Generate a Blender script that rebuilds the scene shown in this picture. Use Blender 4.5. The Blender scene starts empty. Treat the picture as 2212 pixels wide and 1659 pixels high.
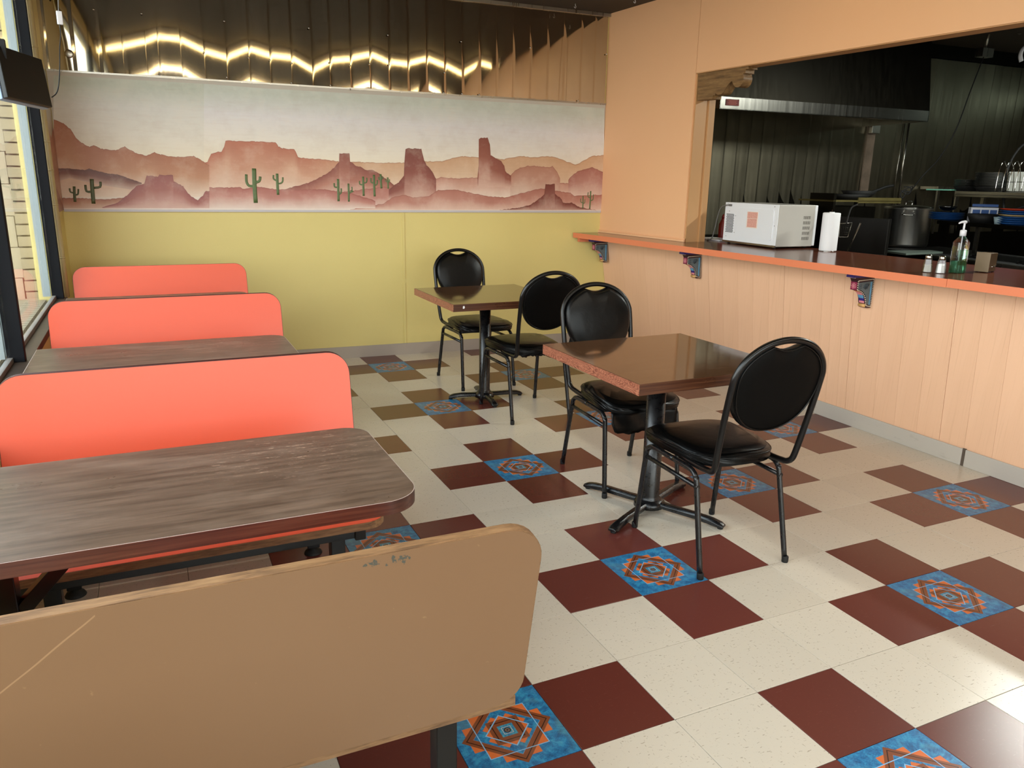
import bpy, bmesh, math, random
from mathutils import Vector, Matrix
random.seed(7)
C = bpy.context.scene.collection
sc = bpy.context.scene
W, H = 2212, 1659
PI = math.pi

# ------------------------------------------------------------------ camera
YAW, PITCH, ROLL = 0.439386364, -0.258408382, 0.0190162886
CAM = Vector((-0.633935335, -1.50774290, 1.48438492)); FPX = 1667.56292
def cam_axes():
    cy, sy, cp, sp = math.cos(YAW), math.sin(YAW), math.cos(PITCH), math.sin(PITCH)
    f = Vector((sy*cp, cy*cp, sp)); r = Vector((cy, -sy, 0)); u = r.cross(f)
    c, s = math.cos(ROLL), math.sin(ROLL)
    return c*r+s*u, -s*r+c*u, f
RX, UX, FX = cam_axes()
cd = bpy.data.cameras.new('camera'); cam = bpy.data.objects.new('camera', cd); C.objects.link(cam)
cam.matrix_world = Matrix(((RX.x, UX.x, -FX.x, CAM.x), (RX.y, UX.y, -FX.y, CAM.y), (RX.z, UX.z, -FX.z, CAM.z), (0, 0, 0, 1)))
cd.sensor_fit = 'HORIZONTAL'; cd.sensor_width = 36; cd.lens = FPX/W*36; cd.clip_start = .02; cd.clip_end = 200
sc.camera = cam
sc.view_settings.view_transform = 'Standard'; sc.view_settings.look = 'None'
sc.view_settings.exposure = 0.0; sc.view_settings.gamma = 1.0; sc.view_settings.use_curve_mapping = False
# ------------------------------------------------------------------ sky and light
SKY = 7.2; LAMPW = 24; KITW = 130
wd = bpy.data.worlds.new('overcast_sky'); sc.world = wd; wd.use_nodes = True
wn = wd.node_tree; bg = wn.nodes['Background']
tc = wn.nodes.new('ShaderNodeTexCoord'); sep = wn.nodes.new('ShaderNodeSeparateXYZ'); cr = wn.nodes.new('ShaderNodeValToRGB')
wn.links.new(tc.outputs['Generated'], sep.inputs[0]); wn.links.new(sep.outputs['Z'], cr.inputs[0]); wn.links.new(cr.outputs[0], bg.inputs[0])
cr.color_ramp.elements[0].position = 0.0; cr.color_ramp.elements[0].color = (1.0, .97, .93, 1)
cr.color_ramp.elements[1].position = 0.8; cr.color_ramp.elements[1].color = (.72, .85, 1.0, 1)
bg.inputs[1].default_value = SKY
sc.cycles.max_bounces = 8; sc.cycles.diffuse_bounces = 5; sc.cycles.glossy_bounces = 4; sc.cycles.transparent_max_bounces = 12
sc.cycles.transmission_bounces = 6; sc.cycles.sample_clamp_indirect = 6
sc.cycles.use_denoising = True
def portal(name, loc, rot, sx, sy):
    l = bpy.data.lights.new(name, 'AREA'); l.shape = 'RECTANGLE'; l.size = sx; l.size_y = sy; l.cycles.is_portal = True
    o = bpy.data.objects.new(name, l); C.objects.link(o); o.location = loc; o.rotation_euler = rot
portal('window_daylight_side', (-1.27, -.15, 1.72), (0, -PI/2, 0), 2.1, 8.8)
portal('window_daylight_front', (1.1, -4.75, 1.6), (PI/2, 0, 0), 4.4, 2.4)

# ------------------------------------------------------------------ measuring helpers
def ray(px, py):
    return RX*((px-W/2)/FPX) + UX*((H/2-py)/FPX) + FX
class Plane:
    """vertical wall plane through A with heading deg"""
    def __init__(s, A, deg, off=0):
        d = math.radians(deg); s.d = Vector((math.cos(d), math.sin(d), 0)); s.n = Vector((-s.d.y, s.d.x, 0)); s.A = Vector(A) + s.n*off
    def hit(s, px, py):
        r = ray(px, py); return CAM + r*((s.A-CAM).dot(s.n)/r.dot(s.n))
    def loc(s, px, py):
        h = s.hit(px, py); return ((h-s.A).dot(s.d), h.z)
    def at(s, u, z, n=0):
        return s.A + s.d*u + s.n*n + Vector((0, 0, z))
def flat(px, py, z):
    r = ray(px, py); return CAM + r*((z-CAM.z)/r.z)
BK = Plane((1.3, 4.835, 0), -2.5)           # back wall, n points away from the room
UP = Plane((3.175, 4.755, 0), -86.25)       # partition wall, d runs towards the camera, n points to the kitchen
def xtop(y): return 3.175 + (4.755-y)*.0655  # x of the partition wall at a given y
CZ = 1.03                                    # counter height

# ------------------------------------------------------------------ mesh helpers
class MB:
    def __init__(s): s.v = []; s.f = []; s.sm = []; s.mi = []; s.cols = None
    def add(s, vs, fs, smooth=False, mi=0):
        o = len(s.v); s.v += [tuple(v) for v in vs]
        s.f += [tuple(i+o for i in f) for f in fs]; s.sm += [smooth]*len(fs); s.mi += [mi]*len(fs); return s
    def box(s, x0, x1, y0, y1, z0, z1, mi=0, M=None):
        vs = [Vector((x, y, z)) for z in (z0, z1) for y in (y0, y1) for x in (x0, x1)]
        if M: vs = [M @ v for v in vs]
        return s.add(vs, [(0, 2, 3, 1), (4, 5, 7, 6), (0, 1, 5, 4), (2, 6, 7, 3), (0, 4, 6, 2), (1, 3, 7, 5)], False, mi)
    def quadbox(s, pts, thick):
        """pts: 4 corners (Vector); thick: Vector offset"""
        a = [Vector(p) for p in pts]; b = [p+Vector(thick) for p in a]
        return s.add(a+b, [(0, 1, 2, 3), (7, 6, 5, 4), (0, 4, 5, 1), (1, 5, 6, 2), (2, 6, 7, 3), (3, 7, 4, 0)])
    def prism(s, poly, m, w0, w1, smooth=False, mi=0, cap=True):
        """poly of (u,v); m(u,v,w)->xyz"""
        n = len(poly)
        vs = [m(u, v, w0) for u, v in poly]+[m(u, v, w1) for u, v in poly]
        s.add(vs, [(i, (i+1) % n, n+(i+1) % n, n+i) for i in range(n)], smooth, mi)
        if cap: s.add(vs, [tuple(range(n-1, -1, -1)), tuple(range(n, 2*n))], False, mi)
        return s
    def tube(s, pts, r, n=8, closed=False, sx=1, sy=1, up=None, smooth=True, mi=0, cap=True):
        pts = [Vector(p) for p in pts]; m = len(pts); rs = r if isinstance(r, (list, tuple)) else [r]*m
        T = []
        for i in range(m):
            a = pts[(i-1) % m] if (closed or i > 0) else pts[i]; b = pts[(i+1) % m] if (closed or i < m-1) else pts[i]
            t = b-a; T.append(t.normalized() if t.length > 1e-9 else Vector((0, 0, 1)))
        u = Vector(up) if up else (Vector((0, 0, 1)) if abs(T[0].z) < .9 else Vector((1, 0, 0)))
        vs = []
        for i in range(m):
            t = T[i]; a = (u-t*u.dot(t))
            a = a.normalized() if a.length > 1e-6 else t.orthogonal().normalized()
            u = a; b = t.cross(a)
            for k in range(n):
                th = 2*PI*(k+.5)/n; vs.append(pts[i]+a*math.cos(th)*rs[i]*sx+b*math.sin(th)*rs[i]*sy)
        fs = []
        for i in range(m if closed else m-1):
            j = (i+1) % m
            for k in range(n): fs.append((i*n+k, i*n+(k+1) % n, j*n+(k+1) % n, j*n+k))
        s.add(vs, fs, smooth, mi)
        if not closed and cap:
            o = len(s.v)-m*n
            s.f += [tuple(o+k for k in range(n-1, -1, -1)), tuple(o+(m-1)*n+k for k in range(n))]; s.sm += [False]*2; s.mi += [mi]*2
        return s
    def lathe(s, prof, n=24, at=(0, 0, 0), smooth=True, mi=0, sx=1, sy=1, M=None):
        vs = []; x0, y0, z0 = at
        for r, z in prof:
            for k in range(n):
                a = 2*PI*k/n; vs.append(Vector((x0+r*math.cos(a)*sx, y0+r*math.sin(a)*sy, z0+z)))
        if M: vs = [M @ v for v in vs]
        m = len(prof); fs = [(i*n+k, i*n+(k+1) % n, (i+1)*n+(k+1) % n, (i+1)*n+k) for i in range(m-1) for k in range(n)]
        s.add(vs, fs, smooth, mi)
        o = len(s.v)-m*n
        if prof[0][0] > 1e-6: s.f.append(tuple(o+k for k in range(n-1, -1, -1))); s.sm.append(False); s.mi.append(mi)
        if prof[-1][0] > 1e-6: s.f.append(tuple(o+(m-1)*n+k for k in range(n))); s.sm.append(False); s.mi.append(mi)
        return s
def link(name, mesh, parent=None, loc=None, rz=0):
    o = bpy.data.objects.new(name, mesh); C.objects.link(o)
    if parent: o.parent = parent
    if loc is not None: o.location = loc
    o.rotation_euler.z = rz
    return o
def mesh_of(name, mb, mat):
    me = bpy.data.meshes.new(name); me.from_pydata([tuple(v) for v in mb.v], [], mb.f)
    me.polygons.foreach_set('use_smooth', mb.sm); me.polygons.foreach_set('material_index', mb.mi)
    for m_ in (mat if isinstance(mat, (list, tuple)) else [mat]): me.materials.append(m_)
    bm = bmesh.new(); bm.from_mesh(me); bmesh.ops.recalc_face_normals(bm, faces=bm.faces); bm.to_mesh(me); bm.free()
    me.update(); return me
def obj(name, mb, mat, parent=None, bevel=0, seg=2, loc=None, rz=0, sub=0):
    o = link(name, mesh_of(name, mb, mat), parent, loc, rz)
    if bevel:
        b = o.modifiers.new('bevel', 'BEVEL'); b.width = bevel; b.segments = seg; b.limit_method = 'ANGLE'; b.angle_limit = math.radians(40)
        for p in o.data.polygons: p.use_smooth = True
        o.modifiers.new('wn', 'WEIGHTED_NORMAL').keep_sharp = True
    if sub: s_ = o.modifiers.new('sub', 'SUBSURF'); s_.levels = sub; s_.render_levels = sub
    return o
def thing(name, label, cat, loc=(0, 0, 0), rz=0, group=None):
    o = bpy.data.objects.new(name, None); C.objects.link(o); o.location = loc; o.rotation_euler = (0, 0, rz)
    o.empty_display_size = .1
    return tag(o, label, cat, group)
def tag(o, label, cat, group=None):
    o['label'] = label; o['category'] = cat
    if group: o['group'] = group
    return o
def struct(o, label=None):
    o['kind'] = 'structure'
    if label: o['label'] = label
    return o
def kids(o): return [c for c in bpy.data.objects if c.parent == o]
def copy_tree(o, parent=None):
    c = o.copy(); C.objects.link(c); c.parent = parent
    for ch in kids(o): copy_tree(ch, c)
    return c
def rrect(x0, x1, y0, y1, r, n=8):
    rs = r if isinstance(r, (list, tuple)) else [r]*4     # order: (x1,y1) (x0,y1) (x0,y0) (x1,y0)
    out = []
    for (cx, cy, sx, sy, a0), q in zip(((x1, y1, -1, -1, 0), (x0, y1, 1, -1, 90), (x0, y0, 1, 1, 180), (x1, y0, -1, 1, 270)), rs):
        if q < 1e-4: out.append((cx, cy)); continue
        for k in range(n+1):
            a = math.radians(a0+90*k/n); out.append((cx+sx*q+q*math.cos(a), cy+sy*q+q*math.sin(a)))
    return out
def spline(pts, n=6, closed=False):
    P = [Vector(p) for p in pts]; m = len(P); out = []
    for i in range(m if closed else m-1):
        g = (lambda k: P[k % m]) if closed else (lambda k: P[max(0, min(m-1, k))])
        a, b, c, d = g(i-1), g(i), g(i+1), g(i+2)
        for k in range(n):
            t = k/n; out.append(.5*((2*b)+(c-a)*t+(2*a-5*b+4*c-d)*t*t+(3*b-a-3*c+d)*t**3))
    if not closed: out.append(P[-1])
    return out
XYZ = lambda u, v, w: (u, v, w)

# ------------------------------------------------------------------ materials
def lin(h):
    h = h.lstrip('#'); c = [int(h[i:i+2], 16)/255 for i in (0, 2, 4)]
    return tuple((x/12.92 if x <= .04045 else ((x+.055)/1.055)**2.4) for x in c)+(1,)
class NT:
    def __init__(s, name):
        s.m = bpy.data.materials.new(name); s.m.use_nodes = True; s.t = s.m.node_tree; s.b = s.t.nodes['Principled BSDF']; s.o = s.t.nodes['Material Output']
    def put(s, sock, v):
        if isinstance(v, bpy.types.NodeSocket): s.t.links.new(v, sock)
        elif isinstance(v, str): sock.default_value = lin(v)
        else: sock.default_value = v
    def n(s, ty, ins=None, out=0, **kw):
        nd = s.t.nodes.new('ShaderNode'+ty)
        for k, v in kw.items(): setattr(nd, k, v)
        for k, v in (ins or {}).items(): s.put(nd.inputs[k], v)
        return nd.outputs[out]
    def math(s, op, a, b=0.0, c=0.0): return s.n('Math', {0: a, 1: b, 2: c}, operation=op)
    def obj_co(s): return s.n('TexCoord', out=3)
    def map(s, vec, scale=(1, 1, 1), loc=(0, 0, 0), rot=(0, 0, 0)): return s.n('Mapping', {0: vec, 1: loc, 2: rot, 3: scale})
    def noise(s, vec, scale, detail=3, rough=.55, dist=0): return s.n('TexNoise', {'Vector': vec, 'Scale': scale, 'Detail': detail, 'Roughness': rough, 'Distortion': dist})
    def ramp(s, fac, stops, interp='LINEAR'):
        nd = s.t.nodes.new('ShaderNodeValToRGB'); cr = nd.color_ramp; cr.interpolation = interp
        while len(cr.elements) > len(stops): cr.elements.remove(cr.elements[0])
        while len(cr.elements) < len(stops): cr.elements.new(1)
        for e, (p, c) in zip(cr.elements, stops):
            e.position = p; e.color = lin(c) if isinstance(c, str) else (c, c, c, 1)
        s.t.links.new(fac, nd.inputs[0]); return nd.outputs[0]
    def mix(s, f, a, b, mode='MIX'):
        nd = s.t.nodes.new('ShaderNodeMix'); nd.data_type = 'RGBA'; nd.blend_type = mode
        s.put(nd.inputs[0], f); s.put(nd.inputs[6], a); s.put(nd.inputs[7], b); return nd.outputs[2]
    def bump(s, h, strength=.3, dist=.002):
        s.put(s.b.inputs['Normal'], s.n('Bump', {'Height': h, 'Strength': strength, 'Distance': dist}))
    def set(s, **kw):
        names = {'color': 'Base Color', 'rough': 'Roughness', 'metal': 'Metallic', 'spec': 'Specular IOR Level', 'coat': 'Coat Weight', 'coatr': 'Coat Roughness', 'trans': 'Transmission Weight', 'ior': 'IOR', 'alpha': 'Alpha', 'aniso': 'Anisotropic', 'emit': 'Emission Color', 'estr': 'Emission Strength'}
        for k, v in kw.items(): s.put(s.b.inputs[names[k]], v)
        return s.m
def plain(name, col, rough=.5, metal=0, var=.06, scale=6, **kw):
    t = NT(name); f = t.noise(t.obj_co(), scale)
    c = t.mix(var, col, t.mix(1.0, col, t.ramp(f, [(.3, .3), (.7, 1.0)]), 'MULTIPLY'))
    return t.set(color=c, rough=rough, metal=metal, **kw)
def painted(name, col, col2, rough=.55, bscale=90, bstr=.25):
    t = NT(name); co = t.obj_co()
    c = t.mix(t.noise(co, 1.3, 4), col, col2); t.bump(t.noise(co, bscale, 3), bstr, .0015)
    return t.set(color=c, rough=rough)
M = {}
M['yellow'] = painted('yellow_wall_paint', '#e2cf86', '#d8c67c', .5, 120, .35)
M['orange_up'] = painted('apricot_wall_paint', '#f2bd90', '#edb687', .5, 60, .08)
M['trimtan'] = painted('tan_trim_paint', '#c99a68', '#b98a5c', .45, 60, .1)
def m_planks():
    t = NT('apricot_panelling'); co = t.obj_co()
    st = t.noise(t.map(co, (1, 60, 1.2)), 2.0, 4, .6)
    c = t.mix(t.ramp(st, [(.55, 0.0), (.8, .55)]), t.mix(t.noise(co, 1.1, 3), '#eec09c', '#e6b694'), '#d3a27e')
    t.bump(st, .1, .001); return t.set(color=c, rough=.5)
M['plank'] = m_planks()
M['groove'] = plain('shadow_groove', '#b88c68', .8)
M['base'] = painted('grey_vinyl_baseboard', '#b3a698', '#a3968a', .4, 30, .05)
def m_basedirty():
    t = NT('scuffed_vinyl_baseboard'); co = t.obj_co(); n = t.noise(t.map(co, (1, 3, 9)), 3, 5, .65)
    return t.set(color=t.mix(t.ramp(n, [(.60, 0.0), (.80, .4)]), '#bcb4aa', '#85796c'), rough=.42)
M['base2'] = m_basedirty()
M['ceil'] = plain('dark_brown_ceiling', '#382d23', .7)
M['black'] = plain('black_enamel', '#070708', .3, 0, .2, spec=.45)
M['blackmat'] = plain('matte_black', '#0b0a09', .7)
def m_worn():
    t = NT('chipped_black_enamel'); co = t.obj_co(); n = t.noise(co, 45, 4, .7)
    return t.set(color=t.mix(t.ramp(n, [(.68, 0.0), (.74, .7)]), '#0b0b0d', '#5d5a55'), rough=t.ramp(n, [(.3, .22), (.8, .45)]), spec=.6)
M['worn'] = m_worn()
def m_vinyl():
    t = NT('black_vinyl'); co = t.obj_co()
    t.bump(t.math('ADD', t.noise(co, 14, 3), t.math('MULTIPLY', t.noise(co, 220, 2), .15)), .35, .004)
    return t.set(color='#050505', rough=.33, spec=.27)
M['vinyl'] = m_vinyl()
M['hardback'] = plain('black_backrest_shell', '#030303', .55, spec=.12)
def m_tile(name, a, b, fleck, famt):
    t = NT(name); co = t.n('NewGeometry', out=0)
    rnd = t.n('ObjectInfo', out=5)
    fl = t.noise(t.map(co, (30, 95, 1), rot=(0, 0, .9)), 1.7, 2, .5)
    fl2 = t.noise(t.map(co, (95, 34, 1), rot=(0, 0, .3)), 1.6, 2, .5)
    m1 = t.ramp(fl, [(.655, 0.0), (.70, famt)]); m2 = t.ramp(fl2, [(.66, 0.0), (.71, famt*.8)])
    c = t.mix(rnd, a, b); c = t.mix(t.math('MAXIMUM', m1, m2), c, fleck)
    c = t.mix(t.math('MULTIPLY', t.noise(co, 1.2, 0), .10), c, '#6d5a48')
    sc_ = t.ramp(t.noise(t.map(co, (4, 40, 1), rot=(0, 0, .6)), 2.2, 5, .75), [(.66, 0.0), (.75, .35)])
    if famt < .3: c = t.mix(sc_, c, '#9d7d72')
    return t.set(color=c, rough=.26, spec=.5)
M['cream'] = m_tile('cream_speckled_tile', '#d4c9b8', '#ccc1b0', '#8c7e6a', .6)
M['red'] = m_tile('oxblood_tile', '#5c271f', '#66302a', '#7a4438', .22)
def m_blue():
    t = NT('blue_medallion_tile'); co = t.obj_co(); T_ = .3048
    x, y, _ = (lambda sp: (sp.outputs[0], sp.outputs[1], sp.outputs[2]))(t.n('SeparateXYZ', {0: co}).node)
    u = t.math('DIVIDE', x, T_); v = t.math('DIVIDE', y, T_)
    au = t.math('ABSOLUTE', u); av = t.math('ABSOLUTE', v); d = t.math('ADD', au, av); m = t.math('MAXIMUM', au, av)
    def band(q, a, b): return t.math('MULTIPLY', t.math('GREATER_THAN', q, a), t.math('LESS_THAN', q, b))
    def AND(a, b): return t.math('MULTIPLY', a, b)
    def OR(a, b): return t.math('MAXIMUM', a, b)
    lt = lambda q, a: t.math('LESS_THAN', q, a)
    n = t.noise(co, 34, 5, .7); n2 = t.noise(co, 130, 3, .7); n3 = t.noise(co, 9, 2)
    c = t.ramp(t.math('ADD', t.math('MULTIPLY', n, .65), t.math('MULTIPLY', n2, .35)), [(.36, '#15466f'), (.47, '#23699a'), (.56, '#3089b4'), (.66, '#4a98b0')])
    c = t.mix(t.ramp(n3, [(.55, 0.0), (.72, .5)]), c, '#5e8680')
    step = OR(AND(lt(au, .175), lt(av, .372)), AND(lt(au, .385), lt(av, .162))); step = OR(step, lt(m, .283))
    c = t.mix(AND(step, t.math('GREATER_THAN', d, .335)), c, '#cf6a34')
    c = t.mix(band(d, .338, .447), c, '#7d4427'); c = t.mix(band(d, .393, .406), c, '#2a110c')
    p = t.math('ABSOLUTE', t.math('MULTIPLY', t.math('ADD', u, v), .7071)); q = t.math('ABSOLUTE', t.math('MULTIPLY', t.math('SUBTRACT', u, v), .7071))
    st2 = OR(AND(lt(p, .10), lt(q, .205)), AND(lt(p, .205), lt(q, .10))); st2 = OR(st2, lt(d, .213))
    c = t.mix(st2, c, '#cf6a34'); c = t.mix(lt(m, .158), c, '#7d4427'); c = t.mix(band(m, .115, .125), c, '#2a110c')
    blue2 = t.ramp(n2, [(.4, '#23699a'), (.6, '#4a9aaa')]); c = t.mix(lt(m, .076), c, blue2)
    c = t.mix(band(m, .041, .046), c, '#c9b8a8')
    rr = t.math('SQRT', t.math('ADD', t.math('MULTIPLY', u, u), t.math('MULTIPLY', v, v)))
    c = t.mix(lt(rr, .034), c, '#3c2f2b'); c = t.mix(band(rr, .014, .019), c, '#a08a7c')
    c = t.mix(band(m, .281, .290), c, '#7fb3d8'); c = t.mix(band(d, .206, .222), c, '#7fb3d8')
    c = t.mix(t.ramp(t.noise(co, 6, 4), [(.5, 0.0), (.85, .25)]), c, '#8a8a80')
    return t.set(color=c, rough=.3, spec=.5)
M['blue'] = m_blue()
M['grout'] = plain('dark_tile_joint', '#2a231d', .8)
def m_wood(name, a, b, c3, ax=(1.2, 26, 26), rough=(.28, .42), wear=None, spec=.5):
    t = NT(name); co = t.obj_co(); mp = t.map(co, ax)
    w = t.noise(mp, 2.0, 4, .62, .1); f = t.noise(t.map(co, (ax[0]*3, ax[1]*5, ax[2]*5)), 2.0, 3, .6)
    c = t.ramp(w, [(.3, a), (.5, b), (.7, c3)]); c = t.mix(t.ramp(f, [(.4, .35), (.62, 0.0)]), c, a)
    if wear:
        cx, cy, rx, ry = wear
        d = t.n('VectorMath', {0: t.map(co, (1/rx, 1/ry, 0), (-cx/rx, -cy/ry, 0))}, out=1, operation='LENGTH')
        mk = t.math('MULTIPLY', t.ramp(d, [(.3, 1.0), (1.0, 0.0)]), t.ramp(t.noise(t.map(co, (14, 60, 1)), 1.4, 6, .8), [(.57, 0.0), (.64, .75)]))
        c = t.mix(mk, c, '#c9a58c')
        t2 = t.ramp(t.noise(t.map(co, (3, 8, 1)), 1.1, 4, .7), [(.5, 0.0), (.8, .3)]); c = t.mix(t2, c, '#a28c7a')
    r = t.ramp(t.noise(co, 5, 4), [(.3, rough[0]), (.75, rough[1])])
    return t.set(color=c, rough=r, spec=spec)
M['tbl'] = m_wood('worn_walnut_laminate', '#4a392d', '#645041', '#786150', (1.6, 22, 22), (.26, .40), (.26, .12, .34, .24))
M['tbledge'] = m_wood('red_walnut_edge', '#3a221b', '#503024', '#63402f', (1.5, 30, 60), (.3, .45))
M['sq'] = m_wood('glossy_walnut_laminate', '#4c3423', '#5a3f2b', '#664935', (1.4, 34, 34), (.05, .10), spec=.6)
def m_rosewood():
    t = NT('rosewood_figured_edge'); co = t.obj_co()
    d = t.noise(t.map(co, (1, 2.6, 11)), 2.6, 2, .5, 1.2)
    rings = t.math('FRACT', t.math('MULTIPLY', d, 15.0)); rings = t.math('ABSOLUTE', t.math('SUBTRACT', rings, .5))
    f = t.noise(t.map(co, (1, 9, 70)), 3, 3, .6)
    c = t.ramp(rings, [(.0, '#5e3226'), (.16, '#8a523e'), (.38, '#a86e54')]); c = t.mix(t.ramp(f, [(.42, .4), (.6, 0.0)]), c, '#6e3f30')
    return t.set(color=c, rough=.3)
M['rose'] = m_rosewood()
M['rose2'] = m_wood('red_brown_edge', '#3b1f14', '#52301f', '#66402a', (1.5, 1.5, 60), (.25, .4))
def m_lam(name, a, b, rough, coat=0):
    t = NT(name); co = t.obj_co(); c = t.mix(t.noise(co, 1.6, 4), a, b)
    sp_ = t.ramp(t.noise(co, 34, 3, .6), [(.78, 0.0), (.82, .5)]); c = t.mix(sp_, c, '#6e3022')
    return t.set(color=c, rough=rough, spec=.45)
M['coral'] = m_lam('coral_laminate', '#e05d3f', '#db573a', .36)
def m_brownlam():
    t = NT('tan_backrest_laminate'); co = t.obj_co(); c = t.mix(t.noise(co, 1.3, 3), '#86664a', '#7d5e43')
    g = t.noise(co, 60, 2); c = t.mix(t.ramp(g, [(.75, 0.0), (.8, .25)]), c, '#b89468')
    x, y, z = (lambda s_: (s_.outputs[0], s_.outputs[1], s_.outputs[2]))(t.n('SeparateXYZ', {0: co}).node)
    # long pale scratch across the left end
    l = t.math('SUBTRACT', z, t.math('ADD', t.math('MULTIPLY', x, .78), 1.012)); l = t.math('ADD', l, t.math('MULTIPLY', t.math('SUBTRACT', t.noise(co, 3, 2), .5), .05))
    sc_ = t.math('MULTIPLY', t.math('LESS_THAN', t.math('ABSOLUTE', l), .0016), t.math('LESS_THAN', x, -.19))
    c = t.mix(t.math('MULTIPLY', sc_, .32), c, '#c49d74')
    # chipped spots near the top right
    d = t.n('VectorMath', {0: t.map(co, (1/.042, 0, 1/.014), (-.242/.042, 0, -.861/.014))}, out=1, operation='LENGTH')
    ch = t.math('MULTIPLY', t.math('LESS_THAN', d, 1.0), t.math('GREATER_THAN', t.noise(co, 42, 4, .7), .57)); c = t.mix(ch, c, '#4f4f46')
    return t.set(color=c, rough=.42, spec=.4)
M['tan'] = m_brownlam()
M['tanedge'] = m_wood('worn_wood_edge', '#5e442c', '#8a6644', '#9c7852', (6, 60, 60), (.5, .7))
M['dkedge'] = plain('dark_brown_edging', '#40160e', .45)
M['paleedge'] = plain('pale_t_moulding', '#c9b8ae', .35)
def m_steel(name, col, rough, var=.25, aniso=0.0, streak=(30, 30, .6)):
    t = NT(name); co = t.obj_co(); n = t.noise(t.map(co, streak), 1.2, 4, .6); b = t.noise(co, 1.7, 4, .6)
    c = t.mix(t.math('MULTIPLY', b, var), col, '#1f1a12'); r = t.math('ADD', t.math('MULTIPLY', n, rough*.8), rough*.6)
    return t.set(color=c, rough=r, metal=1.0, aniso=aniso)
M['sheet'] = m_steel('stainless_wall_sheet', '#c8bda8', .05, .3)
M['sheetk'] = m_steel('greasy_stainless_sheet', '#968f7b', .40, .6)
M['steel'] = m_steel('brushed_stainless', '#a9a69e', .24, .3)
M['potsteel'] = m_steel('scoured_pot_steel', '#d2d0ca', .36, .2)
M['darksteel'] = m_steel('dark_steel', '#2d2b26', .42, .7)  # dark steel with uneven tone for the kitchen walls and equipment
M['chrome'] = m_steel('polished_steel', '#c9c7c2', .1, .1)
M['alu'] = m_steel('aluminium_trim', '#b9b4ab', .3, .2)
M['counter'] = m_lam('red_brown_counter_laminate', '#6e3b2a', '#653526', .16)
M['fascia'] = m_lam('orange_counter_edge', '#e0835c', '#da7b54', .4)
def m_corbel():
    return m_wood('weathered_pine', '#5e4426', '#86643c', '#9a784c', (18, 2.2, 26), (.45, .6))
M['corbel'] = m_corbel()
def m_glass():
    t = NT('window_glass'); f = t.n('Fresnel', {0: 1.5})
    tr = t.n('BsdfTransparent', {0: (.94, .97, .96, 1)}); gl = t.n('BsdfGlossy', {0: (1, 1, 1, 1), 1: .01})
    mx = t.n('MixShader', {0: t.math('MULTIPLY', f, .30), 1: tr, 2: gl})
    dirt = t.ramp(t.noise(t.obj_co(), 5, 5, .7), [(.5, 0.0), (.85, .10)]); df = t.n('BsdfDiffuse', {0: (.8, .8, .78, 1)})
    mx2 = t.n('MixShader', {0: dirt, 1: mx, 2: df}); t.t.links.new(mx2, t.o.inputs[0]); return t.m
M['glass'] = m_glass()
def m_clear(name, col):
    t = NT(name); f = t.n('Fresnel', {0: 1.45}); tr = t.n('BsdfTransparent', {0: col}); gl = t.n('BsdfGlossy', {0: (1, 1, 1, 1), 1: .03})
    mx = t.n('MixShader', {0: t.math('ADD', t.math('MULTIPLY', f, .9), .03), 1: tr, 2: gl}); t.t.links.new(mx, t.o.inputs[0]); return t.m
M['clear'] = m_clear('clear_plastic', (.86, .87, .88, 1))
M['clearglass'] = m_clear('clear_shaker_glass', (.82, .82, .80, 1))
M['gel'] = NT('green_gel').set(color='#86d3ae', rough=.05, trans=.85, ior=1.35)
M['white'] = plain('white_enamel', '#e9ebef', .35, 0, .03)
M['paper'] = painted('white_paper_towel', '#f2f2f4', '#ebebee', .9, 240, .4)
M['whiteplastic'] = plain('white_plastic', '#e4e4ea', .3, 0, .02)
M['greyside'] = plain('grey_enamel_cover', '#bab5ae', .38, 0, .03)
M['salt'] = plain('white_salt', '#f0f0f2', .9)
M['pepper'] = plain('mixed_spice', '#8e8166', .9, 0, .5, 120)
M['label'] = plain('pink_printed_label', '#eeb0a0', .6, 0, .4, 130)
M['labelcream'] = plain('cream_label_border', '#f0dfd0', .6)
M['redsign'] = plain('dark_red_notice', '#7e1c12', .5)
M['frame'] = plain('dark_bronze_frame', '#101115', .75, 0, .25, spec=.2)
M['framealu'] = painted('pale_caulked_bead', '#a3aaa9', '#8d979a', .5, 60, .2)
M['railgrey'] = plain('grey_window_rail', '#77726a', .5, 0, .3)
M['sill'] = plain('brown_metal_sill', '#4d3f33', .42, 0, .4)
M['bamboo'] = painted('yellow_round_trim', '#baa776', '#9a8658', .4, 30, .2)
M['cmu'] = painted('cream_painted_block', '#b3a488', '#a6977c', .8, 50, .5)
M['brick'] = painted('buff_rough_brick', '#a5977c', '#8f8068', .85, 70, .9)
M['mortar'] = plain('dark_mortar', '#766655', .9)
M['cream_trim'] = painted('cream_trim', '#bfb288', '#b3a478', .6, 40, .2)
M['asphalt'] = plain('pale_pavement', '#a39c92', .9)
M['tube'] = NT('lit_tube').set(color='#ffffff', emit='#ffdf9c', estr=9.0)
M['tubek'] = NT('dim_lit_tube').set(color='#ffffff', emit='#e6fff0', estr=3.0)
M['bluep'] = plain('blue_plate_glaze', '#1d4a86', .3)
M['redp'] = plain('red_plate_glaze', '#b03a24', .3)
M['tanp'] = plain('tan_plate_glaze', '#b39a70', .35)
M['foil'] = m_steel('crinkled_foil', '#b9b9b6', .3, .2)
M['teal'] = plain('teal_cutting_board', '#5f9a86', .5)
M['fryer'] = plain('blackened_fryer', '#14120f', .45, .3)
M['greytray'] = plain('grey_green_tray', '#59645c', .5)
M['cup'] = plain('pale_blue_cup', '#8ea3ab', .4)
M['bluebox'] = plain('blue_print', '#3d5f9c', .6)
M['cable'] = plain('grey_cable', '#6d6a66', .45)
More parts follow.
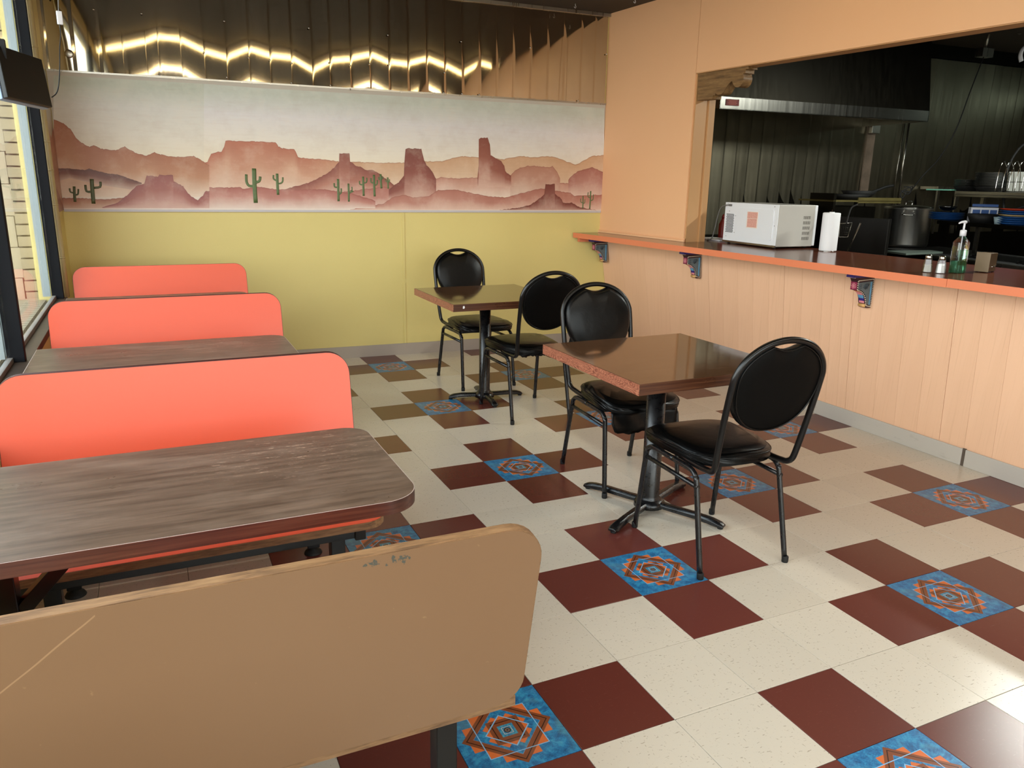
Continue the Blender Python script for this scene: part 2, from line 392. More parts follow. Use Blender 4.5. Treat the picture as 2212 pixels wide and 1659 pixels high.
M['redbottle'] = plain('red_bottle', '#7c1710', .4)
M['tvskylit'] = plain('skylit_screen_edge', '#8fa3bd', .25)  # blue sky light on the set's edge, painted into the bezel colour
M['tvback'] = plain('black_tv_casing', '#191713', .5)

def dp(px, py, d):
    return CAM + ray(px, py)*d
# ================================================================== SETTING
# ---- floor and its tiles
T = .3048
fl = struct(obj('floor', MB().box(-1.2, 9.2, -4.8, 5.3, -.12, -.0035), M['grout']))
def tile_mesh(mat):
    a = T/2-.0009; b = a-.0007; z0, z1 = -.0035, 0.0
    v = [(-a, -a, z0), (a, -a, z0), (a, a, z0), (-a, a, z0), (-a, -a, z1-.0006), (a, -a, z1-.0006), (a, a, z1-.0006), (-a, a, z1-.0006), (-b, -b, z1), (b, -b, z1), (b, b, z1), (-b, b, z1)]
    mb = MB().add(v, [(0, 1, 5, 4), (1, 2, 6, 5), (2, 3, 7, 6), (3, 0, 4, 7), (4, 5, 9, 8), (5, 6, 10, 9), (6, 7, 11, 10), (7, 4, 8, 11), (8, 9, 10, 11)])
    return mesh_of('floor_tile', mb, mat)
TM = {k: tile_mesh(M[k]) for k in ('cream', 'red', 'blue')}
def tkind(i, j):
    def isblue(a, b):
        # medallions sit on a lattice: (0,0) + m*(3,2) + n*(3,-2)
        if a % 3: return False
        k = a//3; return (b-2*k) % 4 == 0
    if isblue(i, j): return 'blue'
    if any(isblue(i+a, j+b) for a, b in ((1, 0), (-1, 0), (0, 1), (0, -1))): return 'red'
    return 'cream'
def inview(i, j):
    for a in (0, 1):
        for b in (0, 1):
            q = Vector(((i+a)*T, (j+b)*T, 0))-CAM; zc = q.dot(FX)
            if zc > .2 and abs(q.dot(RX)/zc) < .72 and -.56 < q.dot(UX)/zc < .3: return True
    return False
far = {k: MB() for k in TM}
cells = [(i, j) for i in range(-4, 30) for j in range(-16, 17)]
cells.sort(key=lambda c: math.hypot(c[0]*T-CAM.x, c[1]*T-CAM.y))
nt_ = 0
for i, j in cells:
    x, y = (i+.5)*T, (j+.5)*T; k = tkind(i, j)
    if nt_ < 299 and i < 11 and inview(i, j) and -1.1 < x:
        o = link('tile', TM[k], fl, (x, y, random.uniform(-.0003, .0003)), 0); nt_ += 1
    else:
        a = T/2-.0006
        far[k].add([(x-a, y-a, 0), (x+a, y-a, 0), (x+a, y+a, 0), (x-a, y+a, 0)], [(0, 1, 2, 3)])
for k in far:
    o = obj('tile_field', far[k], M['red' if k == 'blue' else k], fl); o['kind'] = 'stuff'
# ---- ceiling
ce = struct(obj('ceiling', MB().box(-1.3, 3.25, -4.8, 5.2, 2.89, 3.0).box(3.25, 9.2, -4.8, 5.2, 2.95, 3.0), M['ceil']))
# ---- back wall (yellow) with seam batten
u0, u1 = BK.loc(152, 575)[0]-.12, 2.12
wb = struct(obj('wall_back', MB().quadbox([BK.at(u0, 0), BK.at(u1, 0), BK.at(u1, 2.95), BK.at(u0, 2.95)], BK.n*.12), M['yellow']))
us = BK.loc(873, 600)[0]
mb = MB()
for za, zb in ((.1, .62), (.66, 1.205)): mb.quadbox([BK.at(us-.009, za, -.006), BK.at(us+.009, za, -.006), BK.at(us+.009, zb, -.006), BK.at(us-.009, zb, -.006)], BK.n*.008)
obj('seam_strip', mb, M['yellow'], wb)
wk = struct(obj('wall_kitchen', MB().quadbox([BK.at(u1+.02, 0), BK.at(8.9, 0), BK.at(8.9, 2.95), BK.at(u1+.02, 2.95)], BK.n*.12), M['darksteel']))
bb = struct(obj('baseboard_back', MB().quadbox([BK.at(u0+.1, 0, -.007), BK.at(.72, 0, -.007), BK.at(.72, .098, -.007), BK.at(u0+.1, .098, -.007)], BK.n*.007)
     .quadbox([BK.at(.721, 0, -.007), BK.at(2.06, 0, -.007), BK.at(2.06, .098, -.007), BK.at(.721, .098, -.007)], BK.n*.007), M['base']))
# ---- stainless sheets with folds. seam x in the photo -> place on the wall; each fold leans a little
SEAM = [(70, 60), (95, 73), (155, 106), (212, 109), (264, 100), (313, 89), (339, 78), (388, 84), (440, 111), (489, 127), (536, 106), (582, 122), (628, 127), (674, 157), (711, 135), (755, 130), (797, 119), (838, 138), (879, 142), (919, 129), (958, 145), (996, 166), (1033, 140), (1070, 150), (1106, 142), (1142, 160), (1179, 163), (1214, 160), (1251, 163), (1280, 168), (1307, 168)]
ZS0, ZS1 = 2.155, 2.862
DC = -(CAM-BK.A).dot(BK.n)
LAMPY = 1.95; LAMPZ = 2.80
DL = -(Vector((1.0, LAMPY, 0))-BK.A).dot(BK.n)
def sheet_seam(px, py):
    u, z = BK.loc(px, py); k = ((LAMPZ-z)/DL-(z-CAM.z)/DC)/2
    return u, k
SE = [sheet_seam(*s) for s in SEAM]
BULGE = .0008
def sheet(parent, seams, z0, z1, mat, first, last, name='metal_sheet', base=-.012, saw=.0006):
    mb = MB(); vs = []; fs = []; NS = 6; NZ = 4; n = NZ+1
    for a in range(first, last):
        (ua, ka), (ub, kb) = seams[a], seams[a+1]; c0 = len(vs)//n
        w_ = .0014/(ub-ua); ts = [0, w_]+[w_+(1-2*w_)*q/NS for q in range(1, NS)]+[1-w_, 1]
        for q, t in enumerate(ts):
            u, k, bulge = ua+(ub-ua)*t, ka+(kb-ka)*t, 4*t*(1-t)
            rid = .0007 if q == 0 else 0
            for zi in range(n):
                z = z0+(z1-z0)*zi/NZ; vs.append(BK.at(u, z, base-rid-BULGE*bulge-saw*t+k*(z-(z0+z1)/2)*.92))
        for c in range(c0, c0+len(ts)-1):
            for zi in range(NZ): fs.append((c*n+zi, (c+1)*n+zi, (c+1)*n+zi+1, c*n+zi+1))
    mb.add(vs, fs, True)
    o = obj(name, mb, mat, parent)
    for p in o.data.polygons: pass
    ed = []
    return o
for a, b in ((0, 5), (5, 13), (13, 21), (21, 29), (29, 30)): sheet(wb, SE, ZS0, ZS1, M['sheet'], a, b)
mb = MB().quadbox([BK.at(u0, ZS1, -.028), BK.at(u1, ZS1, -.028), BK.at(u1, 2.888, -.028), BK.at(u0, 2.888, -.028)], BK.n*.028)
obj('top_trim', mb, M['alu'], wb)
scr = MB().lathe([(.0, .004), (.004, .0035), (.0065, .0015), (.007, 0)], 8, M=Matrix.Rotation(PI/2, 4, 'X')); scm = mesh_of('screw', scr, M['chrome'])
for px, py in ((484, 47), (666, 62), (836, 77), (994, 91), (1143, 104), (108, 0), (306, 31), (440, 115), (537, 126), (629, 138), (629, 180), (582, 131), (346, 161), (490, 168), (711, 136), (755, 143), (797, 140), (838, 141), (755, 194), (713, 185), (958, 158), (957, 201), (996, 203), (1033, 205), (1246, 218), (1307, 118), (1283, 25), (203, 22)):
    h = BK.hit(px, py); link('screw', scm, wb, h-BK.n*.03, math.radians(-2.5))
# recessed electrical knock-out on the first sheet
h = BK.hit(150, 117); obj('round_cover', MB().lathe([(0, .006), (.02, .006), (.026, .003), (.028, 0)], 20, M=Matrix.Rotation(PI/2, 4, 'X')), M['alu'], wb, loc=h-BK.n*.02)

# ---- left wall return, bamboo trim, window wall
ycor = BK.at(BK.loc(152, 575)[0], 0).y
LX = -1.16
wl = struct(obj('wall_left', MB().box(-1.30, LX, 4.24, 5.0, 0, 2.95).box(-1.30, LX, -4.6, 4.24, 0, .66).box(-1.30, LX, -4.6, 4.24, 2.78, 2.95).box(-1.30, LX, -4.62, -4.45, 0, 2.95), M['yellow']))
mb = MB()
mb.tube([(-1.142, 4.215, z) for z in (.70, .95, 1.2, 1.45, 1.7, 1.95, 2.2, 2.5, 2.78)], [.020, .0195, .0205, .0195, .0205, .0195, .020, .020, .020], 12)
for z in (.95, 1.28, 1.49, 1.66, 1.9, 2.2): mb.tube([(-1.142, 4.215, z-.004), (-1.142, 4.215, z), (-1.142, 4.215, z+.004)], [.0205, .0225, .0205], 12)
struct(obj('trim_1', mb, M['bamboo']), 'yellow bamboo pole trim beside the window')
YM = [4.13, 2.25, .35, -1.55, -3.45]      # near faces of the mullions
SX0, SX1 = -1.215, -1.15
def window(idx, y0, y1):
    """bay between two mullions"""
    f = struct(obj('window_%d' % idx, MB().box(SX0, -1.192, y0, y1, .70, .722).box(SX0, -1.185, y0, y1, 2.74, 2.78), M['railgrey'], bevel=.002))
    obj('pane', MB().box(-1.205, -1.200, y0+.001, y1-.001, .735, 2.745), M['glass'], f)
    obj('bead', MB().box(-1.262, -1.218, y1-.02, y1-.002, .72, 2.76).box(-1.230, -1.218, y0, y0+.012, .72, 2.76), M['framealu'], f)
    return f
for n_, (ya, yb) in enumerate(((YM[1]+.045, YM[0]), (YM[2]+.045, YM[1]), (YM[3]+.045, YM[2]), (YM[4]+.045, YM[3]))): window(n_+1, ya, yb)
mb = MB()
for n_, y in enumerate(YM):
    struct(obj('trim_%d' % (n_+2), MB().box(SX0, SX1, y, y+.045, .70, 2.78), M['frame'], bevel=.003), 'dark bronze window mullion')
sl = struct(obj('trim_7', MB().box(-1.22, -1.135, -4.45, 4.20, .665, .70), M['sill'], bevel=.002), 'brown metal window sill')
# bolts on the mullions
# ---- outside: brick pier and block wall, ledge, pavement
wo = struct(obj('wall_outside', MB().box(-1.386, -1.31, 4.41, 5.2, -.1, 3.2).box(-6, -1.386, 4.50, 5.2, -.1, 3.2), M['mortar']), 'painted block and brick wall outside the window')
bm_ = mesh_of('brick', MB().box(-.060, .060, -.06, .0, -.0305, .0305), M['brick'])
bx = (hit_y := (lambda px, py, y: CAM+ray(px, py)*((y-CAM.y)/ray(px, py).y)))
for k in range(44):
    z = .05+k*.0712
    o = link('brick', bm_, wo, (-1.322+random.uniform(-.004, .004), 4.40+random.uniform(-.006, .006), z), random.uniform(-.01, .01))
cm_ = mesh_of('concrete_block', MB().box(-.196, .196, -.03, 0, -.098, .098), M['cmu'])
for r in range(15):
    for c in range(7):
        x = -1.392-.2-.4*c+(.2 if r % 2 else 0)
        if x > -1.5: x = -1.60
        if c > 5: continue
        o = link('concrete_block', cm_, wo, (x, 4.50, .1+r*.2), 0)
obj('ledge', MB().box(-1.75, -1.235, -4.4, 4.33, .52, .66).box(-6, -1.53, 4.41, 4.43, .1, .1+.001), M['cream_trim'], wo)
lb = mesh_of('brick', MB().box(-.10, .10, -.03, .03, -.012, .012), M['brick'])
for k in range(60): link('brick', lb, wo, (-1.36, 4.28-k*.075, .672), random.uniform(-.02, .02))
struct(obj('ground_outside', MB().box(-40, -1.22, -40, 30, -.3, -.1).box(-1.22, 40, -40, -4.9, -.3, -.1), M['asphalt']), 'pavement outside the windows')

# ---- partition wall on the right: pier, soffit, jamb
UE = 9.3
uj = (4.755-3.59)/.998
def ubox(mb, ua, ub, z0, z1, n0, n1):
    return mb.quadbox([UP.at(ua, z0, n0), UP.at(ub, z0, n0), UP.at(ub, z1, n0), UP.at(ua, z1, n0)], UP.n*(n1-n0))
wr = struct(obj('wall_right', ubox(MB(), -.05, uj, CZ, 2.95, 0, .13), M['orange_up']))
obj('soffit', ubox(MB(), uj+.007, UE, 2.293, 2.95, -.003, .12), M['orange_up'], wr)
obj('seam_shadow', ubox(MB(), uj, uj+.007, 2.293, 2.95, .004, .1), M['trimtan'], wr)
obj('soffit_lining', ubox(MB(), uj+.004, UE, 2.287, 2.2925, .002, .118), M['trimtan'], wr)
obj('jamb_board', ubox(ubox(MB(), uj+.001, uj+.014, CZ, 2.292, .012, .21), uj-.05, uj, CZ, 2.9, .131, .21), M['trimtan'], wr)
obj('jamb_stop', ubox(ubox(MB(), uj+.0145, uj+.028, CZ, 2.292, .135, .150), uj+.0145, uj+.019, CZ, 2.292, .15, .205), M['trimtan'], wr)
obj('foot_moulding', ubox(ubox(MB(), -.02, uj+.02, CZ, CZ+.018, -.016, -.0005), -.02, uj+.02, CZ+.018, CZ+.028, -.009, -.0005), M['orange_up'], wr, bevel=.003)
# lower half: leaning grooved boards
def xbot(y): return 3.35
core = MB()
ya, yb = 4.76, -4.5
for k in range(24):
    y0_, y1_ = ya+(yb-ya)*k/24, ya+(yb-ya)*(k+1)/24
    def cx_(y, z): return 3.35+(xtop(y)-3.35)*z/CZ+.0138
    core.quadbox([Vector((cx_(y0_, 0), y0_, 0)), Vector((cx_(y1_, 0), y1_, 0)), Vector((cx_(y1_, .985), y1_, .985)), Vector((cx_(y0_, .985), y0_, .985))], (.09, 0, 0))
wc = struct(obj('wall_counter', core, M['groove']), 'apricot grooved panelling under the counter')
gpx = [1326, 1363, 1408, 1453, 1507.5, 1538, 1567, 1598, 1629, 1662, 1693, 1730, 1772, 1793, 1817, 1836, 1854, 1899, 1947, 1998, 2050, 2108, 2172]
gy = []
for px in gpx:
    r = ray(px, 700); t_ = (3.335-CAM.x)/r.x; h = CAM+r*t_; gy.append(h.y-.07*h.z*.9)
gy = [4.70]+[g for g in gy if g < 4.66]
y = gy[-1]
for w_ in (.21, .2, .11, .2, .09, .16, .2, .2, .13, .2, .1, .2, .19, .12, .2, .2, .15, .2, .2, .1, .2, .2, .17, .2, .2, .2, .14, .2, .2, .2): y -= w_; gy.append(y)
gy = [g for g in gy if g > -4.4]
def wallx(y, z): return 3.35+(xtop(y)-3.35)*z/CZ
for k in range(len(gy)-1):
    a, b = gy[k]-(.0004 if k % 5 else .0018), gy[k+1]+.0006
    if k == 0: a = 4.745
    p = []
    for (yy, z) in ((a, .06), (b, .06), (b, .986), (a, .986)):
        yz = yy+(.075*z if not (k == 0 and yy == a) else 0); p.append(Vector((wallx(yz, z), yz, z)))
    obj('panel_board', MB().quadbox(p, (.014, 0, 0)), M['plank'], wc)
br_ = struct(obj('baseboard_right', MB().box(3.338, 3.349, 1.088, 4.74, 0, .096).box(3.338, 3.349, -4.4, 1.068, 0, .096), M['base2'], bevel=.002))
obj('gap_strip', MB().box(3.343, 3.349, 1.068, 1.088, 0, .099), plain('dark_gap', '#5a4d42', .7), br_)
# ---- walls that close the room behind the camera and the kitchen
struct(obj('wall_front', MB().box(-1.3, 3.9, -4.75, -4.6, 0, .45).box(-1.3, 3.9, -4.75, -4.6, 2.8, 2.95).box(3.2, 9.2, -4.75, -4.6, 0, 2.95).box(-1.3, -1.15, -4.75, -4.6, 0, 2.95), M['yellow']))
for n_, xa in enumerate((-1.15, .28, 1.72)):
    f = struct(obj('window_%d' % (n_+5), MB().box(xa, xa+.05, -4.74, -4.66, .45, 2.8).box(xa+1.38, xa+1.43, -4.74, -4.66, .45, 2.8).box(xa, xa+1.43, -4.74, -4.66, .45, .5).box(xa, xa+1.43, -4.74, -4.66, 2.75, 2.8), M['frame']))
    obj('pane', MB().box(xa+.05, xa+1.38, -4.705, -4.70, .5, 2.75), M['glass'], f)
struct(obj('wall_kitchen_side', MB().box(9.0, 9.2, -4.75, 5.1, 0, 2.95), M['darksteel']))

# ================================================================== MURAL
def m_paint(name):
    t = NT(name); co = t.n('NewGeometry', out=0)
    c = t.n('VertexColor', layer_name='paint'); n = t.noise(co, 7, 6, .65); n2 = t.noise(t.map(co, (3, 3, 30)), 2, 4, .6)
    c = t.mix(t.ramp(n, [(.45, 0.0), (.75, .25)]), c, t.mix(1.0, c, '#d9c6b6', 'MULTIPLY')); c = t.mix(t.ramp(n, [(.3, .18), (.5, 0.0)]), c, '#f0dfca')
    c = t.mix(t.ramp(n2, [(.5, 0.0), (.8, .14)]), c, t.mix(1.0, c, '#d8b8a8', 'MULTIPLY'))
    return t.set(color=c, rough=.42)
MP = m_paint('mural_watercolour')
def painted_mesh(name, cols, off, parent):
    """cols: list of columns, each [(px,py,hexcolour),...] from top to bottom"""
    n = max(len(c) for c in cols); vs = []; cl = []
    for c in cols:
        for (px, py, h) in c:
            u, z = BK.loc(px, py); z = max(z, 1.224); vs.append(BK.at(u, z, off)); cl.append(lin(h))
    fs = [(i*n+k, i*n+k+1, (i+1)*n+k+1, (i+1)*n+k) for i in range(len(cols)-1) for k in range(n-1)]
    mb = MB().add(vs, fs); me = bpy.data.meshes.new(name); me.from_pydata([tuple(v) for v in vs], [], fs)
    at_ = me.color_attributes.new('paint', 'FLOAT_COLOR', 'POINT')
    for i, c in enumerate(cl): at_.data[i].color = c
    me.materials.append(MP); return link(name, me, parent)
def z1(l): return [(x/3.16, y/3.16) for x, y in l]
def z2(l): return [(600+x/3.072, y/3.072) for x, y in l]
def interp(prof, x):
    for (xa, ya), (xb, yb) in zip(prof, prof[1:]):
        if xa <= x <= xb: return ya+(yb-ya)*((x-xa)/(xb-xa) if xb > xa else 0)
    return prof[0][1] if x < prof[0][0] else prof[-1][1]
def blend(a, b, t):
    A_, B2 = [int(a[k:k+2], 16) for k in (1, 3, 5)], [int(b[k:k+2], 16) for k in (1, 3, 5)]
    return '#%02x%02x%02x' % tuple(int(max(0, min(255, x+(y-x)*t))) for x, y in zip(A_, B2))
def hill(name, parent, top, bot, c0, c1, off, c2=None, step=4, rough=1.8, fade=None):
    """one wash of paint: dark crest line, body colour, pale mist at the foot"""
    c0 = blend(c0, '#ffffff', .06); c1 = blend(c1, '#f6e6d6', .55); c2 = blend(c2 or blend(c0, c1, .25), '#ffe8d8', .12)
    xs = sorted(set([p[0] for p in top]+[top[0][0]+step*k for k in range(int((top[-1][0]-top[0][0])/step)+1)]))
    cols = []; ph = random.uniform(0, 6)
    for i, x in enumerate(xs):
        yt = interp(top, x)+random.uniform(-rough, rough)*.5; yb = bot if isinstance(bot, (int, float)) else interp(bot, x)
        yb = max(yb, yt+.5); h_ = yb-yt; w_ = .5+.5*math.sin(x*.06+ph)*math.sin(x*.023+ph*2)
        K0, K1, K2 = c0, c1, c2
        if fade: f_ = max(0, min(1, (x-fade[0])/(fade[1]-fade[0]))); K0, K1, K2 = blend(c0, fade[2], f_), blend(c1, fade[3], f_), blend(c2, fade[4], f_)
        cc = blend(K2, K0, .35*w_)
        cols.append([(x, yt, blend(K0, '#5a2418', .22)), (x, yt+min(1.3, h_*.15), blend(K0, '#5a2418', .12)), (x, yt+min(2.4, h_*.25), K0), (x, yt+h_*(.38+.14*w_), cc), (x, yt+h_*(.70+.12*w_), blend(cc, K1, .6)), (x, yb, K1)])
    return painted_mesh(name, cols, off, parent)
mu = thing('desert_mural', 'long painted desert mural with red mesas and green cacti on the back wall', 'mural', BK.at(0, 1.22))
mu.matrix_world = Matrix.Identity(4)
mu.location = (0, 0, 0)
xl, xr = 116, 1304
botm = lambda px: 452+(px-140)*.0043
skc = []
for px in (xl, 200, 330, 440, 441, 560, 690, 692, 850, 1000, 1160, 1162, xr):
    yt = 164+(px-108)*.0584-(2 if px < 450 else 0); dark = px < 200
    t0, t1, t2, t3 = ('#c4c9ba', '#e0ddd6', '#ece4d6', '#f3e5c8') if px < 441 else ('#ccd1c6', '#e6e2e2', '#f1e8da', '#f8e9c9')
    skc.append([(px, yt, t0), (px, yt+14, t0), (px, yt+60, t1), (px, yt+120, t2), (px, yt+185, t3), (px, botm(px), '#eadacf')])
sky_ = painted_mesh('sky_wash', skc, -.009, mu)
board = MB().quadbox([BK.at(BK.loc(150, 460)[0]-.03, 1.222, -.0085), BK.at(1.874, 1.222, -.0085), BK.at(1.874, 2.145, -.0085), BK.at(BK.loc(150, 460)[0]-.03, 2.145, -.0085)], BK.n*.007)
obj('mural_board', board, plain('pale_mural_board', '#c9c1b4', .5), mu)
B_ = lambda px: 452+(px-140)*.0043-.5
# back to front
farr = z1([(1400, 1112), (1415, 1108), (1440, 1050), (1480, 1038), (1512, 1035), (1530, 1000), (1540, 960), (1600, 962), (1740, 966), (1880, 972), (1900, 1000), (1930, 1012), (2010, 1020), (2035, 1075), (2210, 1090)])+z2([(400, 1070), (550, 1076), (700, 1080), (840, 1080), (1010, 1070), (1090, 1072), (1150, 1050), (1230, 1037), (1330, 1045), (1500, 1056), (1600, 1035), (1700, 1045), (1780, 1037), (1850, 1045), (1920, 1075), (1975, 1093), (2040, 1060), (2080, 1035), (2162, 1030)])
hill('far_mesa', mu, farr, 425, '#bb6c4e', '#e0bda2', -.0095, '#d39f80', fade=(640, 790, '#d6ab88', '#efdcc8', '#e2c2a4'))
hill('big_hill', mu, z1([(368, 812), (378, 820), (430, 840), (480, 880), (520, 940), (560, 975), (610, 1003), (640, 993), (690, 1015), (790, 1027), (850, 1000), (900, 1030), (930, 1045), (1000, 1063), (1055, 1040), (1100, 1055), (1180, 1070), (1260, 1070), (1320, 1065), (1345, 1078), (1404, 1112), (1428, 1128)]), 425, '#ad6744', '#dcbda2', -.0097, '#c58d68')
hill('middle_ridge', mu, z2([(1040, 1190), (1080, 1175), (1130, 1180), (1200, 1185), (1290, 1178), (1330, 1180), (1500, 1180), (1560, 1190), (1700, 1205), (1900, 1215), (2160, 1220)]), 425, '#c48a76', '#e3c9b8', -.0098, '#d8ae9c')
hill('rounded_rock', mu, z2([(1540, 1165), (1570, 1135), (1600, 1115), (1660, 1100), (1720, 1102), (1790, 1110), (1820, 1103), (1850, 1140), (1870, 1185)]), 428, '#b97f68', '#d9b39f', -.0100)
hill('rounded_rock', mu, z2([(1925, 1192), (1950, 1165), (1990, 1135), (2040, 1122), (2080, 1110), (2120, 1125), (2160, 1145)]), 424, '#a9665a', '#cf9f92', -.0101)
hill('dark_ridge', mu, z1([(400, 1150), (470, 1150), (530, 1156), (580, 1160), (610, 1150), (640, 1160), (740, 1185), (800, 1190), (860, 1210), (968, 1248)]), z1([(400, 1236), (480, 1215), (600, 1245), (700, 1265), (800, 1280), (900, 1295), (968, 1258)]), '#6a3a30', '#a06a56', -.0102, '#7c4a3c', rough=1)
hill('sand_flat', mu, z1([(400, 1350), (560, 1352), (700, 1362), (860, 1350)]), 449.5, '#a8684c', '#b98268', -.0103, '#c08a6e')
hill('butte', mu, z2([(30, 1262), (100, 1240), (200, 1215), (330, 1150), (370, 1115), (405, 1075), (407, 1018), (475, 1020), (478, 1070), (520, 1102), (545, 1106), (580, 1130), (620, 1125), (670, 1150), (770, 1230)]), 432, '#8d4638', '#d8ae9e', -.0104, '#b77560', rough=2)
hill('low_band', mu, z2([(60, 1300), (190, 1275), (290, 1262), (420, 1275), (520, 1262), (700, 1240), (790, 1252)]), 450, '#b06a5c', '#d9b6aa', -.0105, '#c58a7c')
hill('rock_tower', mu, z2([(735, 1255), (800, 1210), (835, 1165), (838, 1080), (833, 990), (870, 985), (950, 988), (968, 1060), (985, 1095), (1020, 1135), (1048, 1188)]), 432, '#7e3a2f', '#b3705f', -.0106, '#8a4336', step=4, rough=2)
hill('rock_spire', mu, z2([(1322, 1182), (1330, 1100), (1330, 925), (1345, 915), (1390, 915), (1405, 960), (1398, 1000), (1410, 1030), (1480, 1070), (1500, 1100), (1490, 1115), (1520, 1150), (1545, 1165)]), 404, '#8c4638', '#b87664', -.0107, '#96503f', step=3, rough=1.5)
hill('near_ridge', mu, z2([(480, 1390), (700, 1350), (760, 1310), (830, 1292), (900, 1310), (1000, 1300), (1060, 1262), (1180, 1258), (1280, 1280), (1400, 1303), (1520, 1310), (1600, 1285), (1740, 1250), (1860, 1268), (1940, 1280), (1960, 1300), (2162, 1290)]), 453, '#b3705f', '#cf9a88', -.0108, '#c08474')
hill('pink_foreground', mu, z1([(1429, 1280), (1560, 1280), (1640, 1275), (1660, 1290), (1740, 1275), (1800, 1280), (1880, 1292), (2210, 1292), (2400, 1320), (2560, 1370)]), 449.8, '#ac6053', '#d9bdb4', -.0109, '#c4897b')
hill('small_butte', mu, z1([(700, 1412), (800, 1385), (860, 1340), (930, 1270), (985, 1255), (1000, 1200), (1080, 1205), (1090, 1193), (1180, 1195), (1185, 1240), (1250, 1270), (1275, 1310), (1310, 1345), (1350, 1365), (1385, 1335), (1400, 1305), (1429, 1302)]), 449.5, '#97504a', '#b9786c', -.0110, '#a86258', rough=2)
hill('dark_butte', mu, z2([(1470, 1394), (1600, 1378), (1680, 1355), (1740, 1310), (1765, 1290), (1773, 1222), (1835, 1222), (1836, 1285), (1880, 1320), (1890, 1345), (1950, 1345), (2000, 1375), (2110, 1394)]), 453.5, '#77352c', '#8f4a3e', -.0111, rough=2, step=3)
mc = plain('cactus_green_paint', '#64794a', .5, 0, .3, 60); mcd = plain('dark_cactus_green_paint', '#555a34', .5, 0, .3, 60)
def cactus(pts, arms, r, mat):
    mb = MB()
    def seg(ps, rr):
        P = [BK.at(BK.loc(*q)[0], BK.loc(*q)[1], -.0112) for q in ps]
        mb.tube(spline(P, 3), rr, 8, sx=1, sy=1)
    seg(pts, r)
    for a_ in arms: seg(a_, r*.62)
    # flatten against the wall
    mb.v = [tuple(Vector(v)-BK.n*(((Vector(v)-BK.A).dot(BK.n)+.0112)*.93)) for v in mb.v]
    obj('cactus', mb, mat, mu)
def cz(f, stem, arms, r, mat=mc): cactus(f(stem), [f(a_) for a_ in arms], r, mat)
cz(z1, [(1733, 1150), (1736, 1260), (1745, 1385)], [[(1680, 1190), (1682, 1240), (1700, 1268), (1735, 1270)], [(1775, 1205), (1770, 1235), (1745, 1245)]], .0165)
cz(z1, [(1890, 1185), (1892, 1250), (1897, 1330)], [[(1866, 1195), (1866, 1220), (1890, 1235)], [(1929, 1210), (1927, 1240), (1912, 1252), (1893, 1252)]], .0105)
cz(z1, [(627, 1222), (632, 1300), (640, 1390)], [[(584, 1262), (592, 1305), (630, 1308)], [(686, 1240), (684, 1275), (640, 1282)]], .0135, mcd)
cz(z1, [(507, 1272), (510, 1330), (514, 1378)], [[(477, 1285), (482, 1310), (508, 1316)], [(536, 1290), (533, 1325), (512, 1330)]], .0095, mcd)
cz(z2, [(398, 1188), (400, 1260), (402, 1335)], [[(372, 1215), (376, 1240), (398, 1243)], [(419, 1250), (418, 1280), (402, 1290)]], .010)
cz(z2, [(467, 1218), (469, 1280), (470, 1338)], [[(490, 1240), (490, 1265), (472, 1285)], [(483, 1262), (486, 1275), (500, 1268)]], .008)
cz(z2, [(564, 1172), (566, 1240), (568, 1300)], [[(541, 1200), (543, 1222), (563, 1226)], [(588, 1180), (587, 1208), (568, 1214)]], .009)
cz(z2, [(636, 1160), (638, 1240), (641, 1303)], [[(616, 1182), (618, 1210), (637, 1213)], [(658, 1196), (656, 1222), (640, 1228)]], .0095)
cz(z2, [(680, 1156), (683, 1210), (686, 1250)], [[(668, 1175), (668, 1188), (680, 1192)], [(694, 1172), (693, 1184), (683, 1188)]], .009)
cz(z2, [(727, 1178), (729, 1215), (731, 1252)], [[(714, 1190), (715, 1203), (727, 1206)], [(739, 1190), (738, 1205), (729, 1209)]], .007)
cz(z2, [(2022, 1300), (2022, 1345), (2020, 1385)], [[(2006, 1318), (2007, 1340), (2021, 1345)], [(2035, 1322), (2033, 1345), (2022, 1350)]], .006)
cz(z2, [(2073, 1268), (2070, 1330), (2066, 1385)], [[(2056, 1276), (2055, 1305), (2070, 1312)], [(2090, 1290), (2087, 1325), (2070, 1330)]], .007)
# frame strips of the mural and its return on the left wall
def hstrip(a, b, z0, z1_, n0, mat, name, par):
    obj(name, MB().quadbox([BK.at(a, z0, n0), BK.at(b, z0, n0), BK.at(b, z1_, n0), BK.at(a, z1_, n0)], BK.n*-n0), mat, par)
ul = BK.loc(150, 460)[0]-.03
hstrip(ul, 1.874, 1.208, 1.223, -.014, plain('pale_lilac_strip', '#c6c0c4', .4), 'edge_strip', mu)
hstrip(ul, 1.874, 2.143, 2.158, -.016, M['alu'], 'edge_strip', mu)
